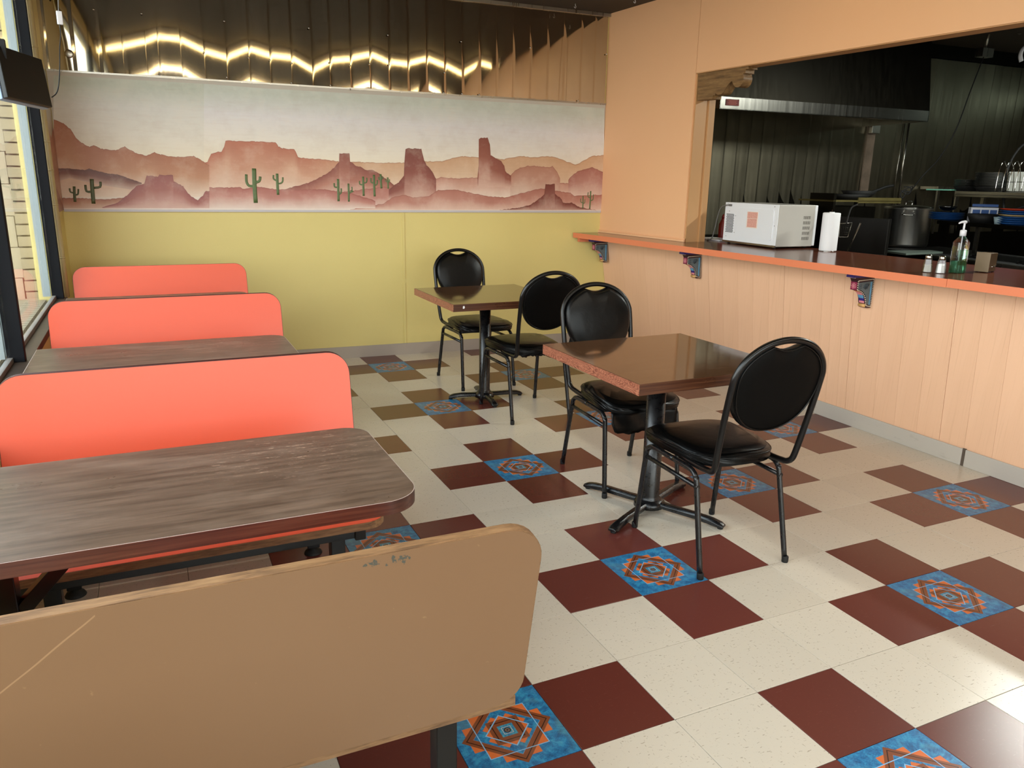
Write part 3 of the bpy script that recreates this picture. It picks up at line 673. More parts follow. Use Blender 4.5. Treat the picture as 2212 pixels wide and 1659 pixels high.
# return piece
def ret(y, z, o=.004): return Vector((LX+o, y, z))
def retmesh(cols, o):
    vs = []; cl = []
    for y, c in cols:
        for z, h in c: vs.append(ret(y, z, o)); cl.append(lin(h))
    n = len(cols[0][1]); fs = [(i*n+k, i*n+k+1, (i+1)*n+k+1, (i+1)*n+k) for i in range(len(cols)-1) for k in range(n-1)]
    me = bpy.data.meshes.new('return_paint'); me.from_pydata([tuple(v) for v in vs], [], fs)
    at_ = me.color_attributes.new('paint', 'FLOAT_COLOR', 'POINT')
    for i, c in enumerate(cl): at_.data[i].color = c
    me.materials.append(MP); link('return_paint', me, mu)
retmesh([(y, [(2.14, '#9fa596'), (1.9, '#b3afa0'), (1.6, '#c0b294'), (1.22, '#c9a888')]) for y in (4.25, 4.6, 4.93)], .004)
retmesh([(4.25, [(1.95, '#a87858'), (1.6, '#b5876a'), (1.22, '#b98a70')]), (4.45, [(1.80, '#a87858'), (1.5, '#b5876a'), (1.22, '#b98a70')]), (4.7, [(1.70, '#a87050'), (1.45, '#b5876a'), (1.22, '#b98a70')]), (4.93, [(1.78, '#a06044'), (1.5, '#b07a5c'), (1.22, '#b98a70')])], .006)
retmesh([(4.45, [(1.55, '#70402f'), (1.30, '#8d5a48')]), (4.56, [(1.35, '#70402f'), (1.25, '#8d5a48')])], .0065)
retmesh([(4.45, [(1.42, '#7a3f33'), (1.22, '#9a5f50')]), (4.7, [(1.34, '#8a4a3c'), (1.22, '#a06a58')]), (4.93, [(1.24, '#8a4a3c'), (1.22, '#a06a58')])], .007)

# ================================================================== BOOTHS
ST = Vector((0, .196, .9806)); SN = Vector((0, -.9806, .196))
def back_panel(parent, ytop, sign, front_mat, rear_mat, x0, x1, ztop=.885, length=.44, th=.021):
    """sign=+1: panel faces -y (towards the camera), top leans to +y"""
    e = Vector((0, ST.y*sign, ST.z)); n = Vector((0, SN.y*sign, SN.z))   # n: outward from the seated side
    o = Vector((0, ytop, ztop))
    m = lambda u, v, w: Vector((u, 0, 0))+o-e*v-n*w
    poly = rrect(x0, x1, 0, length, [.06, .06, .078, .078])
    pn = obj('back_panel', MB().prism(poly, m, .0006, th-.0006, True), front_mat[1], parent, 0)
    for p_ in pn.data.polygons: p_.use_smooth = len(p_.vertices) == 4
    inner = rrect(x0+.0018, x1-.0018, .0018, length-.0018, [.058, .058, .076, .076])
    obj('laminate', MB().prism(inner, m, -.0006, .0008), front_mat[0], pn)
    obj('laminate', MB().prism(inner, m, th-.0008, th+.0006), rear_mat, pn)
    return pn
def seat(parent, yfront, yback, x0, x1, edge):
    r = .07
    a, b = min(yfront, yback), max(yfront, yback)
    rs = [r, r, 0, 0] if yfront > yback else [0, 0, r, r]
    s_ = obj('seat', MB().prism(rrect(x0, x1, a, b, rs), XYZ, .425, .4492), edge, parent)
    ri = [x_-.002 if x_ else 0 for x_ in rs]
    obj('laminate', MB().prism(rrect(x0+.002, x1-.002, a+.002, b-.002, ri), XYZ, .4492, .4502), M['coral'], s_)
def bench_frame(parent, ys, y0, y1, both=True):
    for y in ys:
        for x in (-.425, .425):
            obj('leg', MB().box(x-.024, x+.024, y-.024, y+.024, .03, .42), M['black'], parent, bevel=.003)
    for y in ys:
        for x in (-.425, .425):
            obj('glide', MB().lathe([(.012, 0.03), (.014, .02), (.03, .012), (.036, .002), (.036, 0)], 16, at=(x, y, 0)), M['blackmat'], parent)
    mb = MB()
    for x in (-.425, .425): mb.box(x-.02, x+.02, y0+.06, y1-.06, .384, .424)
    ry = (y0+.075, y1-.075) if both else (y1-.075,)
    for y in ry: mb.box(-.52, .46, y-.02, y+.02, .372, .424)
    obj('rail', mb, M['black'], parent, bevel=.002)
    for y in ry: obj('end_cap', MB().box(.44, .475, y-.028, y+.028, .366, .42), M['blackmat'], parent, bevel=.004)
XB0, XB1 = -.535, .54
def bench(yc, label, double, single_faces_away=False, group=None):
    t = thing('booth_bench', label, 'bench', (-.562, yc, 0), 0, group)
    if not single_faces_away:
        back_panel(t, -.010, 1, (M['coral'], M['dkedge']), M['coral'], XB0, XB1)
        seat(t, -.513, -.10, XB0, XB1-.005, M['tanedge'])
        if double:
            back_panel(t, .010, -1, (M['coral'], M['dkedge']), M['coral'], XB0, XB1)
            seat(t, .505, .10, XB0, XB1-.005, M['tanedge'])
            bench_frame(t, (-.24, .24), -.505, .505)
        else: bench_frame(t, (-.24, .02), -.505, .06)
    else:
        back_panel(t, .018, -1, (M['coral'], M['tanedge']), M['tan'], XB0-.6, XB1)
        seat(t, .505, .10, XB0, XB1-.005, M['tanedge'])
        bench_frame(t, (.235,), .22, .505, False)
    return t
bench(-.362, 'nearest booth bench, plain tan laminate back with worn wooden edge facing the room', False, True, 'booth benches')
bench(1.185, 'coral booth bench behind the scratched front booth table, largest coral backrest', True, group='booth benches')
bench(2.725, 'middle coral booth bench, second coral backrest counted from the back wall', True, group='booth benches')
bench(4.255, 'coral booth bench closest to the yellow back wall', False, group='booth benches')
def booth_table(yc, label):
    t = thing('booth_table', label, 'table', (-.592, yc, 0), 0, 'booth tables')
    x0, x1, y0, y1 = -.512, .504, -.295, .295
    poly = rrect(x0, x1, y0, y1, [.075, .0, .0, .095], 12)
    top = obj('tabletop', MB().prism(poly, XYZ, .716, .7492, True), M['tbledge'], t)
    for p_ in top.data.polygons: p_.use_smooth = len(p_.vertices) == 4
    pi_ = rrect(x0+.002, x1-.002, y0+.002, y1-.002, [.073, .0, .0, .093], 12)
    obj('laminate', MB().prism(pi_, XYZ, .7492, .7502), M['tbl'], top)
    obj('edge_band', MB().prism(rrect(x0+.0002, x1-.0002, y0+.0002, y1-.0002, [.075, 0, 0, .095], 12), XYZ, .7486, .7496), M['paleedge'], top)
    obj('wall_post', MB().box(-.435, -.388, -.03, .03, .02, .716).box(-.45, -.37, -.16, .16, 0, .02), M['black'], t, bevel=.003)
    obj('brace', MB().quadbox([(-.16, -.022, .716), (-.20, -.022, .716), (-.46, -.022, .44), (-.46, -.022, .39)], (0, .044, 0)), M['black'], t, bevel=.002)
    obj('bearer', MB().box(-.44, .30, -.03, .03, .694, .716), M['blackmat'], t)
    return t
booth_table(.425, 'front booth table with scratched walnut laminate top, nearest the camera')
booth_table(1.955, 'middle booth table between the two larger coral backrests')
booth_table(3.49, 'far booth table, only a thin strip shows before the last coral bench')

# ================================================================== CHAIRS
def chair_proto():
    t = thing('stacking_chair', '', 'chair')
    # back frame: arch tube down to the seat, then forward under it
    def by(z): return -.245-.115*(z-.44)/.52 if z > .47 else -.245
    arch = []
    zc, rx, rz_ = .80, .200, .155
    side = [(.178, -.20, .428), (.180, -.222, .432), (.183, -.243, .448), (.186, by(.48), .48), (.192, by(.56), .56), (.198, by(.68), .68)]
    top = [(rx*math.cos(a), by(zc+rz_*math.sin(a)), zc+rz_*math.sin(a)) for a in [math.radians(d) for d in range(0, 181, 12)]]
    pts = [(.176, -.02, .424), (.177, -.14, .424)]+side+top+[(-x, y, z) for x, y, z in reversed(side)]+[(-.177, -.14, .424), (-.176, -.02, .424)]
    pts = spline(pts, 3)
    obj('back_frame', MB().tube(pts, .0125, 10, up=(1, 0, 0)), M['black'], t)
    # padded oval: squircle bottom, concave notch at the top (hand hole)
    def inside_w(z):   # half width of the pad
        if z >= zc: return max(0.0, (rx-.011)*math.sqrt(max(0, 1-((z-zc)/(rz_-.008))**2)))
        q = (zc-z)/.205
        return (rx-.011)*(max(0, 1-q**2.35))**(1/2.1)
    poly = []
    zs = [zc-.205+.205*(1-math.cos(PI/2*k/14)) for k in range(0, 15)]
    right = [(inside_w(z), z) for z in zs]
    znotch = .892
    for k in range(1, 8):
        z = zc+(znotch-zc)*k/7; right.append((inside_w(z), z))
    xe = inside_w(znotch)
    # shoulders follow the frame, then the notch dips
    sh = [(inside_w(.912)-.001, .912), (inside_w(.925)-.001, .925), (inside_w(.934)-.001, .934), (.073, .937), (.056, .933), (.038, .9265), (.019, .922), (0, .9205)]
    right += sh
    left = [(-x, z) for x, z in reversed(right[:-1]) if x > 1e-6]
    poly = [p_ for p_ in right if True]+left
    clean = []
    for p_ in poly:
        if not clean or (abs(p_[0]-clean[-1][0])+abs(p_[1]-clean[-1][1])) > 1e-4: clean.append(p_)
    poly = clean
    cx_, cz_ = 0, .765
    def lay(s_, off): return [Vector(((x-cx_)*s_+cx_, by((z-cz_)*s_+cz_)+off, (z-cz_)*s_+cz_)) for x, z in poly]
    n = len(poly); mb = MB(); rings = [lay(1, -.004), lay(1, .010), lay(.992, .020), lay(.972, .029), lay(.90, .036), lay(.5, .041)]
    vs = [v for r_ in rings for v in r_]+[Vector((0, by(cz_)+.042, cz_))]
    fs = [(i*n+k, i*n+(k+1) % n, (i+1)*n+(k+1) % n, (i+1)*n+k) for i in range(len(rings)-1) for k in range(n)]
    fs += [((len(rings)-1)*n+k, (len(rings)-1)*n+(k+1) % n, len(rings)*n) for k in range(n)]
    mb.add(vs, fs, True)
    bk = obj('backrest', mb, M['vinyl'], t)
    # hard rear shell
    mb = MB(); r0, r1, r2 = lay(1, -.0045), lay(.955, -.010), lay(.6, -.0125)
    vs = r0+r1+r2+[Vector((0, by(cz_)-.013, cz_))]
    fs = [(i*n+k, i*n+(k+1) % n, (i+1)*n+(k+1) % n, (i+1)*n+k) for i in range(2) for k in range(n)]+[(2*n+k, 2*n+(k+1) % n, 3*n) for k in range(n)]
    obj('rear_shell', mb.add(vs, fs, True), M['hardback'], bk)
    obj('piping', MB().tube(lay(.966, -.011), .0028, 6, closed=True), M['vinyl'], bk)
    # seat: domed cushion, wider at the front
    def outline(s_):
        o_ = []
        for k in range(44):
            a = 2*PI*k/40; ca, sa = math.cos(a), math.sin(a)
            ex = 2/3.6; x = math.copysign(abs(ca)**ex, ca); y = math.copysign(abs(sa)**ex, sa)
            w = .205+.018*y; o_.append((x*w*s_, .045+y*.238*s_))
        return o_
    mb = MB(); rings = [(.90, .425), (.985, .427), (1.0, .438), (1.0, .452), (.985, .466), (.93, .476), (.78, .483), (.45, .487), (.12, .488)]
    vs = []
    for s_, z in rings: vs += [Vector((x, y, z-(.012*max(0, (y-.16)/.12) if z > .44 else 0))) for x, y in outline(s_)]
    n = 40; fs = [(i*n+k, i*n+(k+1) % n, (i+1)*n+(k+1) % n, (i+1)*n+k) for i in range(len(rings)-1) for k in range(n)]
    fs += [tuple(range(n-1, -1, -1)), tuple((len(rings)-1)*n+k for k in range(n))]
    st = obj('seat', mb.add(vs, fs, True), M['vinyl'], t)
    obj('piping', MB().tube([(x, y, .463-(.012*max(0, (y-.16)/.12))) for x, y in outline(.998)], .0032, 6, closed=True), M['vinyl'], st)
    # side frames: inverted U split into a front and a rear leg
    for s_ in (-1, 1):
        f = spline([(s_*.197, .0, .408), (s_*.197, .12, .408), (s_*.197, .165, .404), (s_*.198, .193, .385), (s_*.199, .203, .35), (s_*.2055, .245, .006)], 5)
        r_ = spline([(s_*.197, .0, .408), (s_*.197, -.09, .408), (s_*.197, -.13, .404), (s_*.198, -.156, .385), (s_*.199, -.168, .35), (s_*.2055, -.245, .006)], 5)
        lf = obj('leg', MB().tube(f, .0115, 8, up=(1, 0, 0)), M['worn'], t); lr = obj('leg', MB().tube(r_, .0115, 8, up=(1, 0, 0)), M['worn'], t)
        obj('foot_cap', MB().lathe([(.0125, 0), (.0135, .004), (.0135, .022), (.0122, .026)], 10, at=(s_*.2058, .2465, 0)), M['blackmat'], lf)
        obj('foot_cap', MB().lathe([(.0125, 0), (.0135, .004), (.0135, .022), (.0122, .026)], 10, at=(s_*.2058, -.2465, 0)), M['blackmat'], lr)
        obj('stretcher', MB().tube([(s_*.1995, -.178, .352), (s_*.1995, .203, .352)], .0095, 8), M['worn'], t)
    obj('cross_bar', MB().tube([(-.197, .13, .408), (.197, .13, .408)], .010, 8).tube([(-.197, -.08, .408), (.197, -.08, .408)], .010, 8), M['black'], t)
    return t
cp = chair_proto()
def torn(parent, depth, x0, x1, y, seed):
    rnd = random.Random(seed); n = 22; vs = []; fs = []
    for k in range(n+1):
        x = x0+(x1-x0)*k/n; d = depth*(.94+.06*math.sin(k*.5))+rnd.uniform(-.005, .005)
        if k in (0, n): d *= .55
        for j in range(5): vs.append((x+rnd.uniform(-.002, .002), y+.004*math.sin(k*.8+j)+.002*j, .428-d*j/4))
    for k in range(n):
        for j in range(4): fs.append((k*5+j, (k+1)*5+j, (k+1)*5+j+1, k*5+j+1))
    o = obj('torn_cover', MB().add(vs, fs, True), M['vinyl'], parent); s_ = o.modifiers.new('thick', 'SOLIDIFY'); s_.thickness = .003
    return o
spots = [((1.410, .862), -3.0, 'black chair nearest the camera, at the near side of the front square table'),
         ((1.487, 1.682), 175.8, 'black chair behind the front square table with torn cover hanging under the seat'),
         ((1.540, 2.920), .8, 'black chair at the near side of the far square table, its rear shell facing us'),
         ((1.540, 3.775), 181.5, 'black chair against the yellow wall behind the far square table')]
for k, ((x, y), a, lab) in enumerate(spots):
    c_ = cp if k == 0 else copy_tree(cp)
    c_.location = (x, y, 0); c_.rotation_euler.z = math.radians(a); c_['label'] = lab; c_['group'] = 'black oval-back chairs at the square tables'
    if k == 1: torn(c_, .115, -.175, .185, .235, 3)
    if k == 2: torn(c_, .022, -.12, .08, -.17, 5)

# ================================================================== SQUARE TABLES
def square_table(cx, cy, bx, by_, sz, feet, label, rz, colr):
    t = thing('square_table', label, 'table', (cx, cy, 0), 0, 'square pedestal tables')
    h = sz/2; Rm = Matrix.Rotation(rz, 4, 'Z')
    top = obj('tabletop', MB().box(-h, h, -h, h, .712, .7563, M=Rm), M['rose2'], t, bevel=.0012)
    obj('laminate', MB().box(-h+.0015, h-.0015, -h+.0015, h-.0015, .7563, .7572, M=Rm), M['sq'], top)
    obj('edge_strip', MB().box(-h-.0012, -h+.0002, -h, h, .7125, .756, M=Rm), M['rose'], top)
    dx, dy = bx-cx, by_-cy
    obj('mounting_plate', MB().box(dx-.15, dx+.15, dy-.03, dy+.03, .704, .712).box(dx-.03, dx+.03, dy-.15, dy+.15, .704, .712), M['blackmat'], t)
    obj('column', MB().lathe([(colr+.012, .048), (colr+.004, .06), (colr, .075), (colr, .706)], 24, at=(dx, dy, 0)), M['worn'], t)
    obj('hub', MB().lathe([(colr+.03, .02), (colr+.028, .04), (colr+.012, .056)], 24, at=(dx, dy, 0)), M['worn'], t)
    for (fx, fy) in feet:
        d = Vector((fx-bx, fy-by_, 0)); L = d.length; d.normalize(); n_ = Vector((-d.y, d.x, 0))
        mb = MB(); secs = [(0, .024, .052, .030), (.30, .021, .048, .022), (.65, .019, .046, .018), (.85, .021, .040, .012), (.95, .024, .031, .010), (1.0, .018, .022, .010)]
        vs = []
        for q, w, zt_, zb in secs:
            c_ = Vector((dx, dy, 0))+d*L*q
            for (a, z) in ((-w, zb), (w, zb), (w, zb+(zt_-zb)*.6), (w*.55, zt_), (-w*.55, zt_), (-w, zb+(zt_-zb)*.6)): vs.append(c_+n_*a+Vector((0, 0, z)))
        fs = [(i*6+k, i*6+(k+1) % 6, (i+1)*6+(k+1) % 6, (i+1)*6+k) for i in range(len(secs)-1) for k in range(6)]+[tuple(range(5, -1, -1)), tuple(30+k for k in range(6))]
        ft = obj('foot', mb.add(vs, fs), M['worn'], t, bevel=.003)
        c_ = Vector((dx, dy, 0))+d*L*.95
        obj('glide', MB().lathe([(.013, 0), (.014, .006), (.008, .009), (.008, .013)], 12, at=tuple(c_)), M['blackmat'], ft)
    return t
def ring(bx, by_, L, a0): return [(bx+L*math.cos(math.radians(a0+90*k)), by_+L*math.sin(math.radians(a0+90*k))) for k in range(4)]
square_table(1.362, 1.195, 1.392, 1.262, .775, [(1.245, 1.605), (1.085, 1.10), (1.572, .942), (1.715, 1.43)], 'front square walnut table with figured rosewood edge and black pedestal', .008, .043)
square_table(1.365, 3.165, 1.402, 3.275, .752, [(1.17, 3.36), (1.388, 3.05), (1.690, 3.275), (1.45, 3.53)], 'far square walnut table with a small chip on its front edge', .0, .038)
h = flat(998, 668, .735); ch_ = obj('chip', MB().prism([(-.006, -.008), (.003, -.009), (.007, 0), (.004, .008), (-.005, .007)], lambda u, v, w: (u, w, v), -.0012, .0002), M['paper'], [o for o in bpy.data.objects if o.name.startswith('square_table')][-1])
ch_.location = (-.31, -.3765, .738)

# ================================================================== COUNTER
def fx_(y): return 2.89+(4.78-y)*.0568
def bx_(y): return 3.923+(2.64-y)*.0546
def counter_top(y0, y1, label, dz=0):
    a = [Vector((fx_(y0)+.004, y0, CZ-.040+dz)), Vector((bx_(y0), y0, CZ-.040+dz)), Vector((bx_(y1), y1, CZ-.040+dz)), Vector((fx_(y1)+.004, y1, CZ-.040+dz))]
    t = thing('counter_top', label, 'counter', (fx_(y0), y0, CZ-.04), 0, 'orange edged serving counter sections')
    off = Vector(t.location)
    obj('board', MB().quadbox([v-off for v in a], (0, 0, .040)), M['counter'], t)
    b = [Vector((fx_(y0), y0, CZ-.043+dz)), Vector((fx_(y1), y1, CZ-.043+dz)), Vector((fx_(y1), y1, CZ+.0004+dz)), Vector((fx_(y0), y0, CZ+.0004+dz))]
    obj('edge_strip', MB().quadbox([v-off for v in b], (.0042, 0, 0)), M['fascia'], t)
    return t
counter_top(4.745, 1.166, 'long red-brown serving counter top with orange edge, from wall corner to the seam')
counter_top(1.1635, -4.4, 'serving counter top section right of the seam, below the napkin holder', .0012)
tag(obj('cleat', MB().quadbox([(2.935, 4.70, .950), (3.12, 4.69, .950), (3.12, 4.69, .986), (2.935, 4.70, .986)], (0, .035, 0)), M['fascia'], bevel=.001), 'short orange wooden cleat under the far end of the counter', 'cleat')

# painted shelf brackets
def bracket(label, yn, xw, w=.054, d=.172, hgt=.205):
    t = thing('shelf_bracket', label, 'bracket', (xw, yn, .984), 0, 'painted brackets under the counter'); t.scale = (1, 1, 1.07)
    # u = distance out from the wall (towards -x), v = down
    prof = [(0, 0), (d, 0), (d, -.022), (d-.018, -.026), (d-.030, -.046), (d-.034, -.052), (d-.034, -.100), (d-.055, -.103), (d-.080, -.112), (d-.101, -.130), (d-.112, -.150), (d-.118, -.178), (d-.128, -.184), (d-.122, -.200), (d-.134, -hgt), (0, -hgt)]
    m = lambda u, v, q: Vector((-u, q, v))
    obj('body', MB().prism(prof, m, .002, w-.002), m_brk['dark'], t)
    cap = [(0, 0), (d+.006, 0), (d+.006, -.028), (0, -.028)]
    obj('cap', MB().prism(cap, m, -.002, w+.002), m_brk['violet'], t, bevel=.001)
    # side relief panel and dotted border on the side that faces the camera
    side = [(.014, -.050), (d-.042, -.058), (d-.044, -.094), (d-.066, -.098), (d-.090, -.112), (d-.111, -.132), (d-.123, -.155), (d-.130, -.182), (.014, -.190)]
    obj('side_relief', MB().prism(side, m, -.0015, .003), m_brk['teal'], t)
    obj('blue_stripe', MB().prism([(.020, -.055), (.032, -.056), (.026, -.186), (.018, -.186)], m, -.0028, .001), m_brk['lightblue'], t)
    border = [(.006, -.040), (d-.036, -.046), (d-.036, -.100), (d-.062, -.104), (d-.086, -.118), (d-.106, -.138), (d-.117, -.160), (d-.125, -.190), (.006, -.198)]
    mb = MB(); P_ = [Vector((a, b, 0)) for a, b in border]+[Vector((border[0][0], border[0][1], 0))]
    for a, b in zip(P_, P_[1:]):
        L = (b-a).length; k = max(1, int(L/.0095))
        for j in range(k):
            q = a.lerp(b, (j+.5)/k); mb.box(-q.x-.0022, -q.x+.0022, -.0034, .002, q.y-.0022, q.y+.0022)
    o = obj('bead_border', mb, m_brk['cream'], t); o['kind'] = 'stuff'
    mb = MB()      # carved fan
    for k in range(6):
        a = math.radians(15+k*22); mb.tube([m(.062+.006*math.cos(a), -.098+.006*math.sin(a), -.002), m(.062+.030*math.cos(a), -.092+.030*math.sin(a), -.003)], .0019, 5)
    for k in range(3): mb.tube([m(.104, -.070-.009*k, -.002), m(.122, -.070-.009*k, -.002)], .002, 5)
    obj('carved_fan', mb, m_brk['darkteal'], t)
    # front face: zigzag, flower block, curved decorated strip, scroll
    mb = MB(); zz = [m(d-.016-.0, -.030+(.006 if k % 2 else -.002), .004+(w-.008)*k/10) for k in range(11)]
    zz = [Vector((p_.x-.003, p_.y, p_.z)) for p_ in zz]; mb.tube(zz, .0022, 5); obj('zigzag', mb, m_brk['cream'], t)
    obj('flower_block', MB().box(-(d-.032), -(d-.036), .004, w-.004, -.098, -.054), m_brk['magenta'], t)
    mb = MB(); cx_ = -(d-.0325)-.0005
    for k in range(10):
        a = 2*PI*k/10; mb.tube([(cx_, w/2+.006*math.cos(a), -.076+.006*math.sin(a)), (cx_-.001, w/2+.020*math.cos(a), -.076+.018*math.sin(a))], .0024, 5)
    mb.lathe([(.0, .003), (.005, .002), (.006, 0)], 10, M=Matrix.Translation((cx_, w/2, -.076)) @ Matrix.Rotation(-PI/2, 4, 'Y')); obj('flower', mb, m_brk['pink'], t)
    cols_ = ['orange', 'pink', 'lightblue', 'violet', 'pink']; curve = [(d-.060, -.1045), (d-.078, -.1125), (d-.098, -.129), (d-.110, -.148), (d-.1165, -.163), (d-.119, -.176)]
    for k in range(5):
        (a, b), (c, e_) = curve[k], curve[k+1]
        obj('painted_band', MB().quadbox([m(a, b, .008), m(a, b, w-.008), m(c, e_, w-.008), m(c, e_, .008)], (-.0015, 0, -.0015)), m_brk[cols_[k]], t)
    obj('scroll', MB().tube([(-(d-.125), .002, -.191), (-(d-.125), w-.002, -.191)], .0095, 12), m_brk['gold'], t)
    return t
m_brk = {k: plain('bracket_'+k, c, .4, 0, .3, 60) for k, c in dict(dark='#3a1822', violet='#33247c', teal='#5d6c72', lightblue='#5b9cc4', cream='#e9d9c2', darkteal='#36444d', magenta='#8a2348', pink='#e08a94', orange='#c9653c', gold='#d9a868').items()}
bracket('painted bracket at the far wall corner, farthest of the three under the counter', 4.63, wallx(4.62, .9)-.003)
bracket('painted bracket under the counter in line with the wall opening edge', 3.37, wallx(3.34, .9)-.003)
bracket('painted bracket under the counter nearest the camera, below the microwave side', 1.83, wallx(1.80, .9)-.003)

# carved pine corbel in the top corner of the opening
cpt = [(80, 385), (1215, 205), (1215, 300), (1150, 305), (1140, 395), (1095, 400), (1090, 430), (1105, 480), (1100, 530), (1085, 590), (1060, 640), (1030, 680), (1000, 700), (965, 712), (930, 710), (895, 685), (870, 650), (850, 600), (845, 572), (800, 600), (740, 670), (690, 750), (650, 820), (625, 848), (600, 865), (540, 880), (510, 876), (490, 865), (470, 835), (465, 890), (415, 895), (405, 970), (65, 1000)]
UC = Plane((3.175, 4.755, 0), -86.25, .012)
pl_ = [UC.loc(1500+x/10.37, 120+y/10.37) for x, y in cpt]
pl_ = [(max(u, uj+.004), min(z, 2.286)) for u, z in pl_]
cb = thing('wooden_corbel', 'carved scroll-edged pine corbel in the upper left corner of the kitchen opening', 'corbel', UC.at(uj+.1, 2.28, .05))
off = Vector(cb.location)
obj('carved_board', MB().prism(pl_, lambda u, v, w: UC.at(u, v, w)-off, 0, .085), M['corbel'], cb, bevel=.0015)

# ================================================================== THINGS ON THE COUNTER
def local_frame(rz): return math.radians(rz)
mwt = thing('microwave_oven', 'white microwave oven with its rear panel and cord facing the dining room', 'microwave', (3.535, 3.165, CZ), math.radians(-2.0))
# local: x into the kitchen, y along the counter; rear panel at x=0
wM, dM, hM, f0 = .605, .345, .302, .014
b0 = obj('casing', MB().box(.004, dM, -wM/2, wM/2, f0, f0+hM), M['greyside'], mwt, bevel=.006)
obj('front_door', MB().box(dM+.0005, dM+.028, -wM/2+.004, wM/2-.004, f0+.004, f0+hM-.002), M['white'], mwt, bevel=.005)
rp = obj('rear_panel', MB().box(-.002, .0035, -wM/2, wM/2, f0+.004, f0+hM), M['white'], mwt, bevel=.001)
Y = lambda s_: wM/2-wM*s_       # s: 0 = left in the photo
Zm = lambda q: f0+hM*(1-q)
e_ = MB(); e_.prism(rrect(Y(.93), Y(.25), Zm(.86), Zm(.115), .022), lambda u, v, w: (w, u, v), -.007, -.0015); obj('embossed_field', e_, M['white'], rp, bevel=.004)
obj('bottom_rail', MB().box(-.006, .004, -wM/2, wM/2, f0-.004, f0+.010), M['steel'], mwt)
lb_ = obj('warning_label', MB().box(-.0085, -.0068, Y(.66), Y(.455), Zm(.60), Zm(.20)), M['labelcream'], rp)
obj('label_print', MB().box(-.0092, -.0084, Y(.65), Y(.465), Zm(.36), Zm(.21)).box(-.0092, -.0084, Y(.645), Y(.47), Zm(.58), Zm(.37)), M['label'], lb_)
obj('vent_plate', MB().box(-.0042, -.002, Y(.205), Y(.035), Zm(.80), Zm(.27)), M['white'], rp, bevel=.001)
mb = MB()
for r in range(15):
    for c in range(9):
        yy = Y(.05+.0165*c+(.008 if r % 2 else 0)); zz = Zm(.30+.032*r); mb.box(-.0050, -.0040, yy-.0034, yy+.0034, zz-.0032, zz+.0032)
o = obj('vent_holes', mb, M['blackmat'], rp); o['kind'] = 'stuff'
mb = MB()
for k in range(5):
    for j in range(8):
        x = dM*(.70+.025*j); z = Zm(.30+.125*k); mb.box(x-.0014, x+.0014, -wM/2-.0012, -wM/2+.001, z-.011, z+.011)
o = obj('side_vent_slots', mb, plain('grey_slot', '#5a5650', .6), b0); o['kind'] = 'stuff'
for sx_, sz_ in ((.05, .04), (.93, .05), (.95, .97), (.09, .22), (.06, .86), (.22, .33), (.22, .75), (.955, .5)):
    obj('screw', MB().lathe([(0, .0016), (.003, .0010), (.0036, 0)], 8, M=Matrix.Translation((-.0022, Y(sx_), Zm(sz_))) @ Matrix.Rotation(-PI/2, 4, 'Y')), M['cable'], rp)
for xx in (.03, dM-.03):
    for yy in (-wM/2+.04, wM/2-.04): obj('rubber_foot', MB().lathe([(.011, 0), (.013, .0145)], 12, at=(xx, yy, 0)), M['blackmat'], mwt)
cord = spline([(-.006, Y(.105), Zm(.07)), (-.022, Y(.03), Zm(.08)), (-.022, Y(-.06), Zm(.18)), (-.016, Y(-.12), Zm(.42)), (-.010, Y(-.17), Zm(.72)), (-.006, Y(-.23), .022), (.0, Y(-.33), .007), (.05, Y(-.42), .0065)], 6)
obj('power_cord', MB().tube(cord, .0048, 8), M['cable'], mwt)
obj('cord_grip', MB().box(-.014, -.002, Y(.135), Y(.085), Zm(.095), Zm(.045)), M['cable'], mwt, bevel=.003)

tw = thing('paper_towel_roll', 'white paper towel roll standing beside the microwave', 'paper towels', (3.795, 2.625, CZ))
obj('roll', MB().lathe([(.018, .276), (.018, .272), (.020, .270), (.054, .271), (.0595, .268), (.0600, .262), (.0600, .010), (.0585, .006), (.056, .006)], 40), M['paper'], tw)
obj('holder_base', MB().lathe([(.058, 0), (.058, .005), (.02, .0058), (0, .006)], 32), M['chrome'], tw)
obj('spindle', MB().tube([(0, 0, .004), (0, 0, .292)], .0035, 8), M['chrome'], tw)
def shaker(name, label, loc, mat, fill):
    t = thing(name, label, 'shaker', loc, .3, 'small glass table shakers')
    def fac(r, z, n=8): return [(r*math.cos(2*PI*(k+.5)/n), r*math.sin(2*PI*(k+.5)/n), z) for k in range(n)]
    rs = [(.0255, 0), (.0265, .003), (.0225, .045), (.0185, .072), (.0160, .078)]
    vs = [p_ for r, z in rs for p_ in fac(r, z)]; fs = [(i*8+k, i*8+(k+1) % 8, (i+1)*8+(k+1) % 8, (i+1)*8+k) for i in range(4) for k in range(8)]+[tuple(range(7, -1, -1)), tuple(32+k for k in range(8))]
    obj('jar', MB().add(vs, fs), M['clearglass'], t)
    rs = [(.0225, .003), (.0228, .006), (.0225-.0022*fill/.045*1.0, fill)]
    vs = [p_ for r, z in rs for p_ in fac(r, z)]; fs = [(i*8+k, i*8+(k+1) % 8, (i+1)*8+(k+1) % 8, (i+1)*8+k) for i in range(2) for k in range(8)]+[tuple(range(7, -1, -1)), tuple(16+k for k in range(8))]
    obj('contents', MB().add(vs, fs), mat, t)
    obj('lid', MB().lathe([(.0165, .074), (.0172, .076), (.0172, .088), (.015, .0945), (.009, .097), (0, .0975)], 20), M['chrome'], t)
shaker('seasoning_shaker', 'glass shaker with beige seasoning, left of the white salt shaker', (3.287, 1.432, CZ), M['pepper'], .040)
shaker('salt_shaker', 'glass shaker half full of white salt beside the pump bottle', (3.312, 1.368, CZ), M['salt'], .052)
